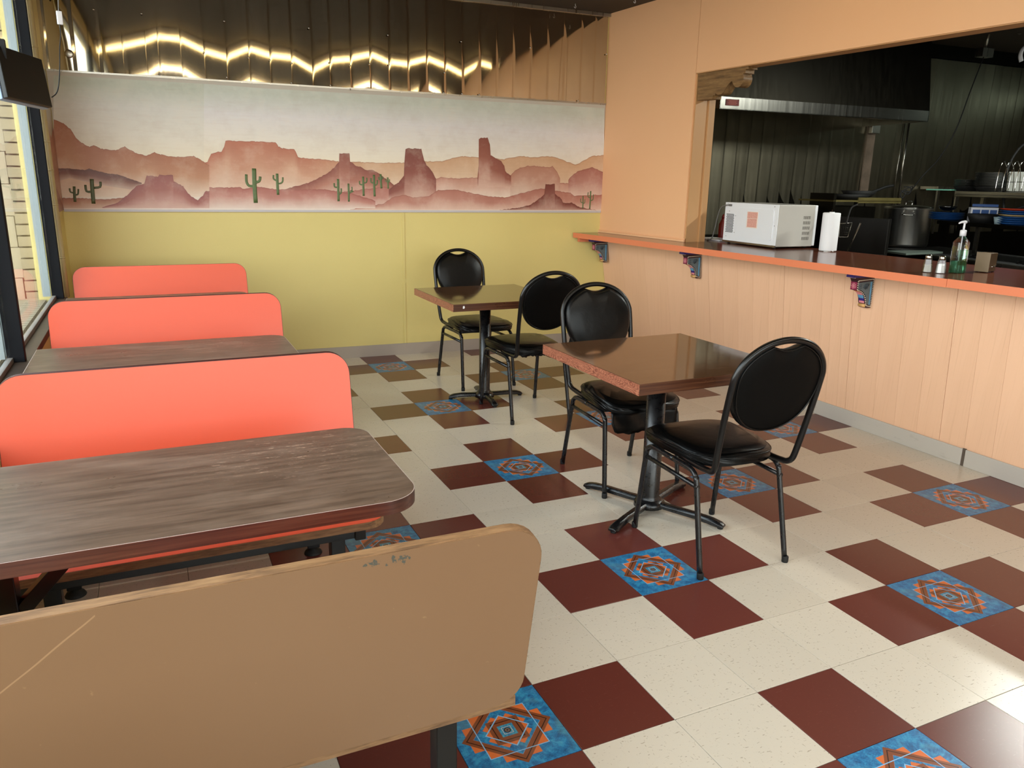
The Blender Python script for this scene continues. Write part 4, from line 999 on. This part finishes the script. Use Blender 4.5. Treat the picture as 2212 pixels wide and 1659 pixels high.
sb = thing('pump_bottle', 'clear pump bottle with green gel at the bottom standing on the counter', 'bottle', (3.425, 1.352, CZ), math.radians(-14))
def sq_ring(w, d, z, r=.35):
    return [Vector((x*w, y*d, z)) for x, y in [(math.copysign(abs(math.cos(a))**r, math.cos(a)), math.copysign(abs(math.sin(a))**r, math.sin(a))) for a in [2*PI*(k+.5)/24 for k in range(24)]]]
def loft(secs, cap=True):
    vs = [v for s_ in secs for v in s_]; n = len(secs[0]); fs = [(i*n+k, i*n+(k+1) % n, (i+1)*n+(k+1) % n, (i+1)*n+k) for i in range(len(secs)-1) for k in range(n)]
    if cap: fs += [tuple(range(n-1, -1, -1)), tuple((len(secs)-1)*n+k for k in range(n))]
    return MB().add(vs, fs, True)
obj('bottle_body', loft([sq_ring(.034, .024, 0, .3), sq_ring(.0375, .027, .004, .3), sq_ring(.0375, .027, .165, .3), sq_ring(.036, .026, .172, .35), sq_ring(.016, .0145, .198, .7), sq_ring(.0135, .0135, .205, 1)]), M['clear'], sb)
obj('gel', loft([sq_ring(.033, .0225, .003, .3), sq_ring(.0355, .025, .006, .3), sq_ring(.0355, .025, .068, .3)]), M['gel'], sb)
obj('label', MB().box(-.026, .026, -.0282, -.0272, .045, .13), m_clear('pale_green_print', (.62, .80, .70, 1)), sb)
obj('collar', MB().lathe([(.0165, .203), (.0165, .232), (.013, .235), (.008, .236)], 20), M['whiteplastic'], sb)
obj('dip_tube', MB().tube([(0, 0, .012), (0, 0, .21)], .0035, 8), M['whiteplastic'], sb)
obj('pump_stem', MB().tube([(0, 0, .234), (0, 0, .272)], .0055, 10), M['whiteplastic'], sb)
obj('pump_head', MB().tube([(.010, 0, .276), (0, 0, .278), (-.020, 0, .277), (-.036, 0, .270)], [.007, .0085, .006, .004], 10), M['whiteplastic'], sb)
nh = thing('napkin_dispenser', 'brown metal napkin dispenser at the right on the counter', 'dispenser', (3.652, 1.345, CZ), math.radians(14))
obj('housing', MB().box(-.05, .05, -.036, .036, .006, .108), plain('brown_metal', '#6a5138', .32, .5, .2), nh, bevel=.003)
obj('front_plate', MB().box(-.0535, -.0505, -.037, .037, .004, .112), plain('brown_enamel_face', '#7d6a50', .45, 0, .2), nh, bevel=.001)
obj('pull_wire', MB().tube([(-.049, -.0375, .034), (-.01, -.041, .030), (.044, -.039, .040), (.054, -.038, .043)], .0018, 6), M['chrome'], nh)
obj('feet', MB().lathe([(.006, 0), (.006, .007)], 10, at=(-.04, -.026, 0)).lathe([(.006, 0), (.006, .007)], 10, at=(.04, -.026, 0)).lathe([(.006, 0), (.006, .007)], 10, at=(-.04, .026, 0)).lathe([(.006, 0), (.006, .007)], 10, at=(.04, .026, 0)), M['blackmat'], nh)
obj('knob', MB().lathe([(0, .004), (.004, .003), (.005, 0)], 10, at=(-.046, -.03, .109)), M['chrome'], nh)
# behind the microwave: tray, loops, red bottle
tag(obj('paper_tray', MB().box(-.09, .09, -.14, .14, 0, .012), M['whiteplastic'], bevel=.004, loc=(3.70, 3.735, CZ), rz=.05), 'white paper tray on the counter left of the microwave', 'tray')
rb = thing('sauce_bottle', 'dark red bottle standing behind the left opening edge', 'bottle', (3.86, 3.86, CZ))
obj('bottle', MB().lathe([(.03, 0), (.032, .01), (.032, .12), (.014, .16), (.012, .17)], 20), M['redbottle'], rb); obj('cap', MB().lathe([(.013, .17), (.013, .185), (.004, .205)], 14), M['redbottle'], rb)
tg = dp(1525, 515, 1); o_ = flat(1527, 512, 1.045)
tag(obj('kitchen_tongs', MB().tube(spline([(3.80, 3.70, 1.045), (3.805, 3.70, 1.14), (3.81, 3.69, 1.20), (3.815, 3.665, 1.215), (3.82, 3.645, 1.195), (3.825, 3.64, 1.05)], 5), .0028, 6), M['chrome']), 'thin steel tongs standing behind the microwave cord', 'tongs')

# ================================================================== TV, CABLES, HOOKS
ptf, pbf, pbn = Vector((-1.014, 3.051, 2.002)), Vector((-.987, 2.973, 1.78)), Vector((-1.122, 2.616, 1.789)); ptn = ptf+(pbn-pbf)*.99
tvn = (ptf-pbf).cross(pbn-pbf).normalized()
if tvn.x > 0: tvn = -tvn
tv = thing('wall_television', 'small black flat television hung in front of the window, seen from behind', 'television', (ptf+pbn)/2)
off = Vector(tv.location)
obj('rear_cover', MB().quadbox([v-off for v in (ptf, pbf, pbn, ptn)], tvn*.022), M['tvback'], tv, bevel=.004)
def inset(a, q): c_ = (ptf+pbn)/2; return c_+(a-c_)*q
obj('screen_bezel', MB().quadbox([inset(v, 1.02)-off+tvn*.0225 for v in (ptf, pbf, pbn, ptn)], tvn*.026), M['tvskylit'], tv, bevel=.003)
obj('screen', MB().quadbox([inset(v, .95)-off+tvn*.049 for v in (ptf, pbf, pbn, ptn)], tvn*.001), M['black'], tv)
mid = ptn.lerp(ptf, .12)
obj('ceiling_pole', MB().tube([mid-off+tvn*.02, Vector((mid.x, mid.y, 2.89))-off], .006, 8), M['blackmat'], tv)
obj('mount_arm', MB().box(-.02, .02, -.02, .02, -.05, .03), M['blackmat'], tv, loc=mid-off+tvn*.01)
cb_ = [ptf.lerp(ptn, .0)-off, ptf-off+Vector((.0, .12, .25)), Vector((LX+.02, 3.45, 2.35))-off, Vector((LX+.02, 3.5, 2.75))-off]
obj('wire', MB().tube([mid-off+Vector((0, 0, .0)), mid-off+Vector((-.02, -.02, .10)), mid-off+Vector((-.06, -.06, .25)), Vector((mid.x-.12, mid.y-.15, 2.6))-off], .003, 6), M['blackmat'], tv)
pa = thing('power_adapter', 'white and black power adapter hanging on a cable in the upper left corner', 'adapter', dp(128, 39, 4.1))
off = Vector(pa.location); D_ = 4.1
obj('adapter_case', MB().box(-.013, .013, -.016, .0, -.033, .033), M['whiteplastic'], pa, bevel=.003, rz=.3)
obj('adapter_rear', MB().box(-.012, .016, .0005, .014, -.033, .033), M['blackmat'], pa, bevel=.003, rz=.3)
obj('upper_lead', MB().tube(spline([dp(127, -55, D_)-off, dp(126, 0, D_)-off, dp(127, 27, D_)-off], 4), .003, 6), M['cable'], pa)
obj('lower_lead', MB().tube(spline([dp(129, 52, D_)-off, dp(131, 75, D_)-off, dp(129, 105, D_)-off, dp(129, 145, D_-.1)-off, dp(127, 182, D_-.2)-off, dp(122, 201, D_-.3)-off, dp(112, 210, D_-.38)-off], 5), .0028, 6), M['blackmat'], pa)
for k, (px, py, lab) in enumerate(((1243, 14, 'small white ceiling hook above the metal wall sheets'), (1372, 3, 'small white ceiling hook beside the apricot pier'))):
    h = flat(px, py-6, 2.889)
    tag(obj('ceiling_hook', MB().tube(spline([(0, 0, 0), (0, 0, -.012), (.006, 0, -.022), (.002, 0, -.032), (-.007, 0, -.030), (-.010, 0, -.022)], 5), .002, 6), M['whiteplastic'], loc=h), lab, 'hook', 'ceiling hooks')
# fluorescent batten on the ceiling, reflected in the metal sheets
def batten(x0, x1, y, label, watts, tube, tr=.016):
    t = thing('ceiling_lamp', label, 'lamp', ((x0+x1)/2, y, 2.89), 0, 'fluorescent battens on the dining room ceiling'); h = (x1-x0)/2
    obj('housing', MB().box(-h, h, -.05, .05, -.06, 0), M['white'], t)
    obj('tube', MB().tube([(-h+.02, 0, LAMPZ-2.89), (h-.02, 0, LAMPZ-2.89)], tr, 10), tube, t)
    if not watts: return t
    l = bpy.data.lights.new('batten_light', 'AREA'); l.shape = 'RECTANGLE'; l.size = 2*h-.1; l.size_y = .03; l.energy = watts; l.color = (1, .93, .82)
    o = bpy.data.objects.new('batten_light', l); C.objects.link(o); o.parent = t; o.location = (0, 0, -.115)
batten(-1.12, 3.05, LAMPY, 'long fluorescent batten above the middle of the dining room', 0, M['tube'], .020)
batten(-1.1, 3.05, -.8, 'fluorescent batten on the ceiling close above the viewer', LAMPW*1.3, M['tube'])
lk = thing('added_kitchen_lamp', 'added unseen batten on the kitchen ceiling, brightening the kitchen', 'lamp', (5.6, 1.2, 2.95))  # added out of view to brighten the dark kitchen
obj('housing', MB().box(-.05, .05, -.7, .7, -.06, 0), M['white'], lk)
obj('tube', MB().tube([(0, -.65, -.08), (0, .65, -.08)], .016, 10), M['tubek'], lk)
l = bpy.data.lights.new('added_kitchen_light', 'AREA'); l.shape = 'RECTANGLE'; l.size = .1; l.size_y = 1.3; l.energy = KITW; l.color = (.95, 1, .92)
o = bpy.data.objects.new('added_kitchen_light', l); C.objects.link(o); o.parent = lk; o.location = (0, 0, -.12)

wb2 = thing('added_wall_lamp', 'added unseen batten on the kitchen side wall, giving the wall sheets bright lines', 'lamp', (8.95, 2.6, 2.50))  # added out of view so its reflection draws bright lines on the kitchen sheets
obj('housing', MB().box(-.02, .04, -1.5, 1.5, -.04, .04), M['white'], wb2)
obj('tube', MB().tube([(-.05, -1.45, 0), (-.05, 1.45, 0)], .022, 10), M['tubek'], wb2)
# ================================================================== KITCHEN
KS = []; u = 2.16; rn = random.Random(4)
while u < 8.9: KS.append((u, rn.uniform(-.012, .012)-.02)); u += .146
i = 0
while i < len(KS)-1:
    j = min(len(KS)-1, i+9); sheet(wk, KS, 1.0, 2.80, M['sheetk'], i, j, saw=.005); i = j
obj('top_rail', MB().quadbox([BK.at(2.16, 2.81, -.03), BK.at(8.9, 2.81, -.03), BK.at(8.9, 2.86, -.03), BK.at(2.16, 2.86, -.03)], BK.n*.03), M['darksteel'], wk)
ua = BK.loc(1870, 350)[0]
obj('cover_strip', MB().quadbox([BK.at(ua-.055, 1.35, -.03), BK.at(ua+.055, 1.35, -.03), BK.at(ua+.055, 2.1, -.03), BK.at(ua-.055, 2.1, -.03)], BK.n*.016), plain('stained_pale_strip', '#8c7a6a', .45, .3, .5, 9), wk)
tag(obj('conduit_pipe', MB().tube([BK.at(5.51, 1.30, -.05), BK.at(5.51, 2.16, -.05)], .012, 8).tube([BK.at(5.44, 1.30, -.045), BK.at(5.44, 1.7, -.045), BK.at(5.46, 2.16, -.045)], .006, 6), M['steel']), 'vertical steel conduit on the kitchen wall right of the pale strip', 'pipe')
tag(obj('junction_box', MB().quadbox([BK.at(ua-.06, 2.02, -.09), BK.at(ua+.05, 2.02, -.09), BK.at(ua+.05, 2.14, -.09), BK.at(ua-.06, 2.14, -.09)], BK.n*.05), M['alu'], bevel=.004), 'small metal junction box under the hood edge', 'box')
# hood
hd = thing('range_hood', 'large dark steel extractor hood with a bright front lip', 'hood', BK.at(3.7, 2.08, -.85))
off = Vector(hd.location)
ul_, ur_ = 2.47, 4.84
def hp(u_, z, n): return BK.at(u_, z, n)-off
z0h, z1h, z2h = 2.083, 2.178, 2.86
lip = MB()
lip.quadbox([hp(ul_, z0h, -.86), hp(ur_, z0h, -.86), hp(ur_, z1h, -.86), hp(ul_, z1h, -.86)], BK.n*.012)
lip.quadbox([hp(ur_, z0h, -.86), hp(ur_+.06, z0h, -.02), hp(ur_+.06, z1h, -.02), hp(ur_, z1h, -.86)], BK.d*-.012)
lip.quadbox([hp(ul_, z0h, -.86), hp(ul_, z0h, -.02), hp(ul_, z1h, -.02), hp(ul_, z1h, -.86)], BK.d*.012)
lip.quadbox([hp(ul_, z0h, -.86), hp(ur_, z0h, -.86), hp(ur_, z0h, -.80), hp(ul_, z0h, -.80)], (0, 0, .006))
obj('front_lip', lip, M['steel'], hd)
a = [hp(ul_, z1h, -.858), hp(ur_, z1h, -.858), hp(ur_+.06, z1h, -.02), hp(ul_, z1h, -.02)]; b = [hp(ul_, z2h, -.76), hp(ur_+.0, z2h, -.76), hp(ur_+.06, z2h, -.02), hp(ul_, z2h, -.02)]
obj('canopy', MB().add(a+b, [(0, 1, 5, 4), (1, 2, 6, 5), (2, 3, 7, 6), (3, 0, 4, 7), (0, 1, 2, 3), (4, 5, 6, 7)]), M['darksteel'], hd)
HP = Plane((1.3, 4.835, 0), -2.5, -.865)
(sa, zt1), (sb_, zb1) = HP.loc(1569, 213.5), HP.loc(1596, 229)
sg = obj('notice', MB().quadbox([HP.at(sa, zb1)-off, HP.at(sb_, zb1)-off, HP.at(sb_, zt1)-off, HP.at(sa, zt1)-off], BK.n*.003), M['redsign'], hd)
mb = MB()
for k in range(4):
    z = zt1-(zt1-zb1)*(.2+.2*k); i0 = .02+.008*(k % 2); mb.quadbox([HP.at(sa+i0, z-.002, -.001)-off, HP.at(sb_-i0, z-.002, -.001)-off, HP.at(sb_-i0, z+.002, -.001)-off, HP.at(sa+i0, z+.002, -.001)-off], BK.n*.001)
obj('notice_lines', mb, plain('faded_red_print', '#c86a58', .6), sg)
# cooking line seen through the opening
def slab(name, mat, par, pts, h, off): return obj(name, MB().quadbox([Vector(p_)-off for p_ in pts], (0, 0, h)), mat, par, bevel=.003)
rg = thing('cooking_range', 'dark cooking range with steel front rail below the stock pot', 'range', (5.6, 2.6, 0)); off = Vector(rg.location)
hx = lambda y: 5.55+(y-2.3)*.23
slab('body', M['darksteel'], rg, [(hx(1.0)+.03, 1.0, .02), (hx(1.0)+.9, 1.0, .02), (hx(4.0)+.9, 4.0, .02), (hx(4.0)+.03, 4.0, .02)], .86, off)
slab('cooktop', M['blackmat'], rg, [(hx(1.0)+.05, 1.0, .881), (hx(1.0)+.9, 1.0, .881), (hx(4.0)+.9, 4.0, .881), (hx(4.0)+.05, 4.0, .881)], .015, off)
slab('front_rail', M['steel'], rg, [(hx(.6), .6, .868), (hx(.6)+.06, .6, .868), (hx(3.3)+.06, 3.3, .868), (hx(3.3), 3.3, .868)], .032, off)
for k, y in enumerate((1.4, 1.9, 2.45, 2.95)):
    obj('burner_grate', MB().box(-.11, .11, -.008, .008, 0, .02).box(-.008, .008, -.11, .11, 0, .02).tube([(.1*math.cos(a_), .1*math.sin(a_), .012) for a_ in [2*PI*q/16 for q in range(16)]], .008, 6, closed=True), M['black'], rg, loc=Vector((hx(y)+.3, y, .8965))-off)
tr = thing('work_shelf', 'grey-green steel tray shelf just in front of the stock pot', 'shelf', (5.8, 3.52, .88)); off = Vector(tr.location)
slab('deck', M['greytray'], tr, [(5.50, 3.32, .897), (6.04, 3.36, .897), (6.10, 3.52, .897), (5.56, 3.60, .897)], .018, off)
pc = CAM+ray(1958, 533)*((.905-CAM.z)/ray(1958, 533).z)
pt = thing('stock_pot', 'large stainless stock pot with lid and side handles on the range', 'pot', (pc.x+.10, pc.y+.12, .90))
obj('pot_body', MB().lathe([(.0, .0), (.205, .0), (.218, .012), (.222, .03), (.222, .372), (.228, .378), (.228, .384), (.216, .384), (.214, .37)], 48), M['potsteel'], pt)
obj('lid', MB().lathe([(.229, .386), (.231, .392), (.215, .400), (.13, .412), (.0, .418)], 48), M['steel'], pt)
obj('lid_handle', MB().tube(spline([(-.045, 0, .412), (-.038, 0, .445), (.038, 0, .445), (.045, 0, .412)], 5), .005, 8), M['chrome'], pt)
for s_ in (PI*1.22, PI*.22):
    c_, q_ = math.cos(s_), math.sin(s_); t_ = Vector((-q_, c_, 0)); e = Vector((c_, q_, 0))
    P_ = [e*.222+t_*.055+Vector((0, 0, .335)), e*.262+t_*.052+Vector((0, 0, .325)), e*.268+Vector((0, 0, .322)), e*.262-t_*.052+Vector((0, 0, .325)), e*.222-t_*.055+Vector((0, 0, .335))]
    obj('side_handle', MB().tube(spline(P_, 5), .006, 8), M['chrome'], pt)
# broiler with shelf and skillet under the hood
K8 = Plane((1.3, 4.835, 0), -2.5, -.82)
def kpt(px, z): # point on the K8 plane under a pixel column
    r = ray(px, 430); q = CAM+r*((K8.A-CAM).dot(K8.n)/r.dot(K8.n)); return (q-K8.A).dot(K8.d)
ka, kb = kpt(1801, 0), kpt(1947, 0)
bl = thing('steel_broiler', 'dark broiler cabinet with a dull brass front shelf under the hood', 'broiler', K8.at((ka+kb)/2, 0)); off = Vector(bl.location)
obj('cabinet', MB().quadbox([K8.at(ka, .02, .06)-off, K8.at(kb-.25, .02, .06)-off, K8.at(kb-.25, 1.30, .06)-off, K8.at(ka, 1.30, .06)-off], K8.n*.6), M['darksteel'], bl)
obj('top_shelf', MB().quadbox([K8.at(ka, 1.345)-off, K8.at(kb, 1.345)-off, K8.at(kb, 1.345, .45)-off, K8.at(ka, 1.345, .45)-off], (0, 0, .015)).quadbox([K8.at(ka+.30, 1.335)-off, K8.at(kb, 1.335)-off, K8.at(kb, 1.385)-off, K8.at(ka+.30, 1.385)-off], K8.n*.01), plain('greasy_brass', '#7c7042', .45, .5, .4), bl)
obj('side_upright', MB().quadbox([K8.at(ka, .9)-off, K8.at(ka+.03, .9)-off, K8.at(ka+.03, 1.42)-off, K8.at(ka, 1.42)-off], K8.n*.3), M['darksteel'], bl)
sk = K8.at(ka+(kb-ka)*.62, 1.36, .22)
sp = thing('frying_pan', 'black frying pan with raised handle resting on the broiler shelf', 'pan', sk)
obj('pan', MB().lathe([(0, .03), (.11, .03), (.16, .085), (.165, .085), (.115, .026), (0, .024)], 32), M['blackmat'], sp)
obj('pan', MB().lathe([(0, .0), (.13, .0), (.19, .05), (.195, .05), (.135, -.0005), (0, -.0005)], 32, at=(-.1, .02, .002)), M['blackmat'], sp)
obj('handle', MB().tube(spline([(.15, -.02, .075), (.22, -.04, .10), (.28, -.06, .125), (.36, -.08, .14)], 4), .013, 8), M['blackmat'], sp)
# fryer basket
fry = thing('deep_fryer', 'dark deep fryer cabinet with a steel back splash behind the paper towels', 'fryer', (4.60, 3.28, 0), math.radians(13))
obj('cabinet', MB().box(-.10, .55, -.16, .35, .02, .92), M['fryer'], fry, bevel=.004)
obj('back_splash', MB().box(.50, .55, -.16, .35, .92, 1.22), M['fryer'], fry, bevel=.003)
obj('hanger_bar', MB().box(-.12, -.08, -.15, .33, .93, .95).tube([(-.10, -.14, .93), (-.45, -.42, 1.22)], .006, 6), M['steel'], fry)
fb0 = dp(1836, 476, 5.6)
fb = thing('fryer_basket', 'wire fryer basket with handle beside the paper towel roll', 'basket', fb0)
mb = MB(); RB = RX
def fp(px, py, d=5.6): return dp(px, py, d)-fb0
obj('rim', MB().tube([fp(1815, 483), fp(1841, 481), fp(1831, 512), fp(1812, 512)], .003, 6, closed=True).tube([fp(1815, 483, 5.75), fp(1841, 481, 5.75)], .003, 6), M['steel'], fb)
for k in range(6): mb.tube([fp(1815+4.4*k, 483), fp(1812+3.6*k, 512)], .0014, 4)
for k in range(5): mb.tube([fp(1815-k, 487+5*k), fp(1840-2*k, 487+5*k)], .0014, 4)
obj('mesh', mb, M['darksteel'], fb); fb.children[-1]['kind'] = 'stuff'
obj('handle', MB().tube(spline([fp(1828, 483), fp(1834, 462), fp(1840, 448), fp(1852, 442)], 4), .006, 8), M['blackmat'], fb)
# shelf unit over the range
sf = thing('steel_shelf', 'two-tier stainless shelf behind the pump bottle holding pans and plates', 'shelf', (6.0, 3.0, 1.2)); off = Vector(sf.location)
sx = lambda y: 6.04+(y-3.34)*.23
def plank_(name, z, th, ya_, yb_, d, mat): slab(name, mat, sf, [(sx(yb_), yb_, z-th), (sx(yb_)+d, yb_, z-th), (sx(ya_)+d, ya_, z-th), (sx(ya_), ya_, z-th)], th, off)
plank_('upper_shelf', 1.462, .05, 3.34, .8, .38, M['steel'])
plank_('front_groove', 1.436, .004, 3.34, .8, -.002, M['blackmat'])
plank_('lower_shelf', 1.195, .035, 3.50, .8, .38, M['darksteel'])
for y in (3.3, 1.6): obj('upright', MB().box(-.015, .015, -.015, .015, 0, .62), M['steel'], sf, loc=Vector((sx(y)+.36, y, .90))-off)
bs = thing('wall_shelf', 'thin steel shelf frame on the far kitchen wall behind the pot', 'shelf', BK.at(5.6, 1.46, -.2)); off = Vector(bs.location)
w0 = BK.loc(1985, 403)[0]
obj('board', MB().quadbox([BK.at(w0, 1.47, -.25)-off, BK.at(w0+1.3, 1.47, -.25)-off, BK.at(w0+1.3, 1.47, -.02)-off, BK.at(w0, 1.47, -.02)-off], (0, 0, .03)), M['alu'], bs)
obj('upright', MB().quadbox([BK.at(w0, 1.0, -.25)-off, BK.at(w0+.03, 1.0, -.25)-off, BK.at(w0+.03, 1.47, -.25)-off, BK.at(w0, 1.47, -.25)-off], BK.n*.02), M['steel'], bs)
obj('upright', MB().quadbox([BK.at(w0+.35, 1.0, -.2)-off, BK.at(w0+.40, 1.0, -.2)-off, BK.at(w0+.40, 1.47, -.2)-off, BK.at(w0+.35, 1.47, -.2)-off], BK.n*.02), M['steel'], bs)
def onshelf(px, z, inset_=.16):
    """point on a shelf level under a pixel column"""
    r = ray(px, 430); best = None
    # intersect the vertical plane through the shelf front, moved in by inset_
    A_ = Vector((6.04+inset_, 3.34, 0)); d_ = Vector((.23, 1, 0)).normalized(); n_ = Vector((-d_.y, d_.x, 0))
    q = CAM+r*((A_-CAM).dot(n_)/r.dot(n_)); return Vector((q.x, q.y, z))
def foilpan(px, r, h, label):
    t = thing('foil_pan_stack', label, 'foil pans', onshelf(px, 1.462)); 
    obj('bowl', MB().lathe([(r*.7, 0), (r*.95, .035), (r, .04)], 28), M['blackmat'], t)
    n = int(h/.012)
    for k in range(n):
        z = .04+k*.012; pr = [(r*.86, z), (r*.99, z+.009), (r*1.03, z+.0115), (r*1.03, z+.0118), (r*.98, z+.0095)]
        obj('foil_pan', MB().lathe(pr, 36), M['foil'], t)
foilpan(2083, .105, .072, 'smaller stack of round foil pans on the upper shelf'); foilpan(2136, .135, .13, 'taller stack of round foil pans on the upper shelf')
tl = onshelf(2040, 1.463, .06); tag(obj('cutting_board', MB().box(-.13, .13, -.10, .12, 0, .012), M['teal'], bevel=.003, loc=tl, rz=.2), 'teal cutting board sticking out of the upper shelf', 'board')
# wire dish rack, card, hose
dr0 = onshelf(2210, 1.464, .14); dr = thing('dish_rack', 'wire dish rack standing on the upper shelf at the frame edge', 'rack', dr0)
for k in range(9):
    y = .22-.065*k; obj('wire', MB().tube(spline([(-.10+.23*y, y, 0), (-.09+.23*y, y, .17), (-.05+.23*y, y, .25), (.02+.23*y, y, .17), (.05+.23*y, y, 0)], 4), .0035, 6), M['chrome'], dr)
obj('base_wires', MB().tube([(-.10+.05, .22, .004), (-.16, -.35, .004)], .004, 6).tube([(.10, .22, .004), (-.03, -.35, .004)], .004, 6).tube([(-.04, .22, .08), (-.16, -.35, .08)], .0035, 6), M['chrome'], dr)
tag(obj('notice_card', MB().box(-.09, .09, -.004, .004, 0, .17).box(-.04, .05, -.006, -.004, .09, .10), plain('grey_card', '#85857f', .6), loc=onshelf(2196, 1.463, .40)+Vector((0, 0, .002)), rz=-.9), 'grey card behind the dish rack wires', 'card')
hz = [dp(2168, 455, 7.0), dp(2168, 425, 7.0), dp(2170, 395, 7.0), dp(2178, 362, 7.0), dp(2192, 334, 7.0), dp(2212, 312, 7.0), dp(2245, 300, 7.0), dp(2280, 330, 7.0), dp(2290, 420, 7.0)]
tag(obj('faucet_hose', MB().tube(spline(hz, 6), [.012 if (k//1) % 2 else .0095 for k in range(len(spline(hz, 6)))], 8), M['blackmat']), 'black coiled spray hose arching over the shelf at the right edge', 'hose')
# lower shelf: printed box, pan, cup, plates
bx0 = onshelf(2128, 1.195, .32); bxo = thing('printed_box', 'white carton with blue pictures on the lower shelf', 'box', bx0, -.75)
obj('carton', MB().box(-.11, .11, -.05, .05, 0, .125), M['whiteplastic'], bxo)
obj('picture', MB().box(-.095, -.035, -.0515, -.05, .065, .105).box(-.025, .035, -.0515, -.05, .065, .105).box(.045, .10, -.0515, -.05, .065, .105).box(-.105, .105, -.0515, -.05, .132, .155), M['bluebox'], bxo)
pb = thing('saute_pan', 'black pan with long handle on the lower shelf in front of the carton', 'pan', onshelf(2130, 1.195, .12))
obj('pan', MB().lathe([(0, .004), (.09, .004), (.125, .075), (.13, .075), (.095, 0), (0, 0)], 28), M['blackmat'], pb)
obj('handle', MB().tube(spline([(.08, -.10, .07), (.14, -.18, .12), (.18, -.30, .17), (.24, -.42, .16)], 4), .011, 8), M['blackmat'], pb)
tag(obj('cup', MB().lathe([(.025, 0), (.037, .06), (.035, .06), (.023, .003)], 20), M['cup'], loc=onshelf(2164, 1.195, -.0+.04)), 'pale blue cup left of the stacked coloured plates', 'cup')
base = onshelf(2203, 1.195, .13)
for k, mm in enumerate(['bluep', 'bluep', 'bluep', 'bluep', 'tanp', 'bluep', 'bluep', 'redp']):
    nm = {'bluep': 'blue', 'tanp': 'tan', 'redp': 'red'}[mm]
    lab = {'bluep': ['lowest blue plate of the mixed coloured stack', 'second blue plate from the bottom of the mixed coloured stack', 'third blue plate from the bottom of the mixed coloured stack', 'blue plate directly under the tan plate', '', 'blue plate directly on the tan plate', 'blue plate directly under the red plate', ''][k], 'tanp': 'tan plate in the middle of the coloured stack', 'redp': 'red plate on top of the coloured stack'}[mm]
    tag(obj('dinner_plate', MB().lathe([(0, .003), (.09, .003), (.135, .016), (.138, .018), (.137, .015), (.09, 0), (0, 0)], 32), M[mm], loc=base+Vector((0, 0, .0165*k))), lab, 'plate', 'stacked coloured plates')
base = onshelf(2050, 1.195, .18)
for k in range(5):
    tag(obj('dinner_plate', MB().lathe([(0, .003), (.10, .003), (.15, .014), (.153, .016), (.152, .013), (.10, 0), (0, 0)], 32), M['bluep'], loc=base+Vector((0, 0, .013*k))), ['bottom', 'second lowest', 'middle', 'second highest', 'top'][k]+' dark blue plate of the stack right of the stock pot', 'plate', 'dark blue plates right of the pot')
tag(obj('glass_bowl', MB().lathe([(.03, 0), (.07, .02), (.085, .045), (.083, .046), (.066, .022), (.028, .004)], 24), M['clearglass'], loc=base+Vector((.0, .0, .082))), 'clear bowl on top of the dark blue plates', 'bowl')
# pendant fixture with hanging black cord and tangled wires
pf = BK.at(BK.loc(2127, 112)[0], 2.76, -.35); pfx = thing('ceiling_outlet', 'ceiling fitting with a long black cord hanging towards the range', 'outlet', dp(2127, 112, 7.6)); off = Vector(pfx.location)
obj('fitting', MB().box(-.08, .08, -.04, .04, -.05, .03).tube([(0, 0, .03), (.03, 0, .25)], .012, 8), M['alu'], pfx)
obj('cord', MB().tube(spline([dp(2127, 118, 7.6)-off, dp(2119, 138, 7.6)-off, dp(2095, 200, 7.6)-off, dp(2065, 280, 7.6)-off, dp(2030, 340, 7.6)-off, dp(1995, 378, 7.6)-off, dp(1968, 412, 7.7)-off], 5), .0055, 6), M['blackmat'], pfx)
rn = random.Random(9); P_ = [dp(1960+rn.uniform(-14, 14), 418+rn.uniform(-18, 14), 7.7)-off for _ in range(9)]
obj('cord_tangle', MB().tube(spline(P_, 6), .006, 6), M['blackmat'], pfx)
st_ = [dp(2222, 92, 7.0), dp(2209, 106, 7.0), dp(2204, 120, 7.0), dp(2206, 133, 7.0)]
tag(obj('hanging_strap', MB().tube(spline(st_, 5), .022, 6, sx=.25, sy=1), M['whiteplastic']), 'curved white strap hanging from the kitchen ceiling at the right edge', 'strap')
tag(obj('ceiling_rod', MB().tube([dp(2184, 62, 7.5), dp(2205, 73, 7.5)], .012, 6), M['alu']), 'short grey rod on the dark kitchen ceiling', 'rod')
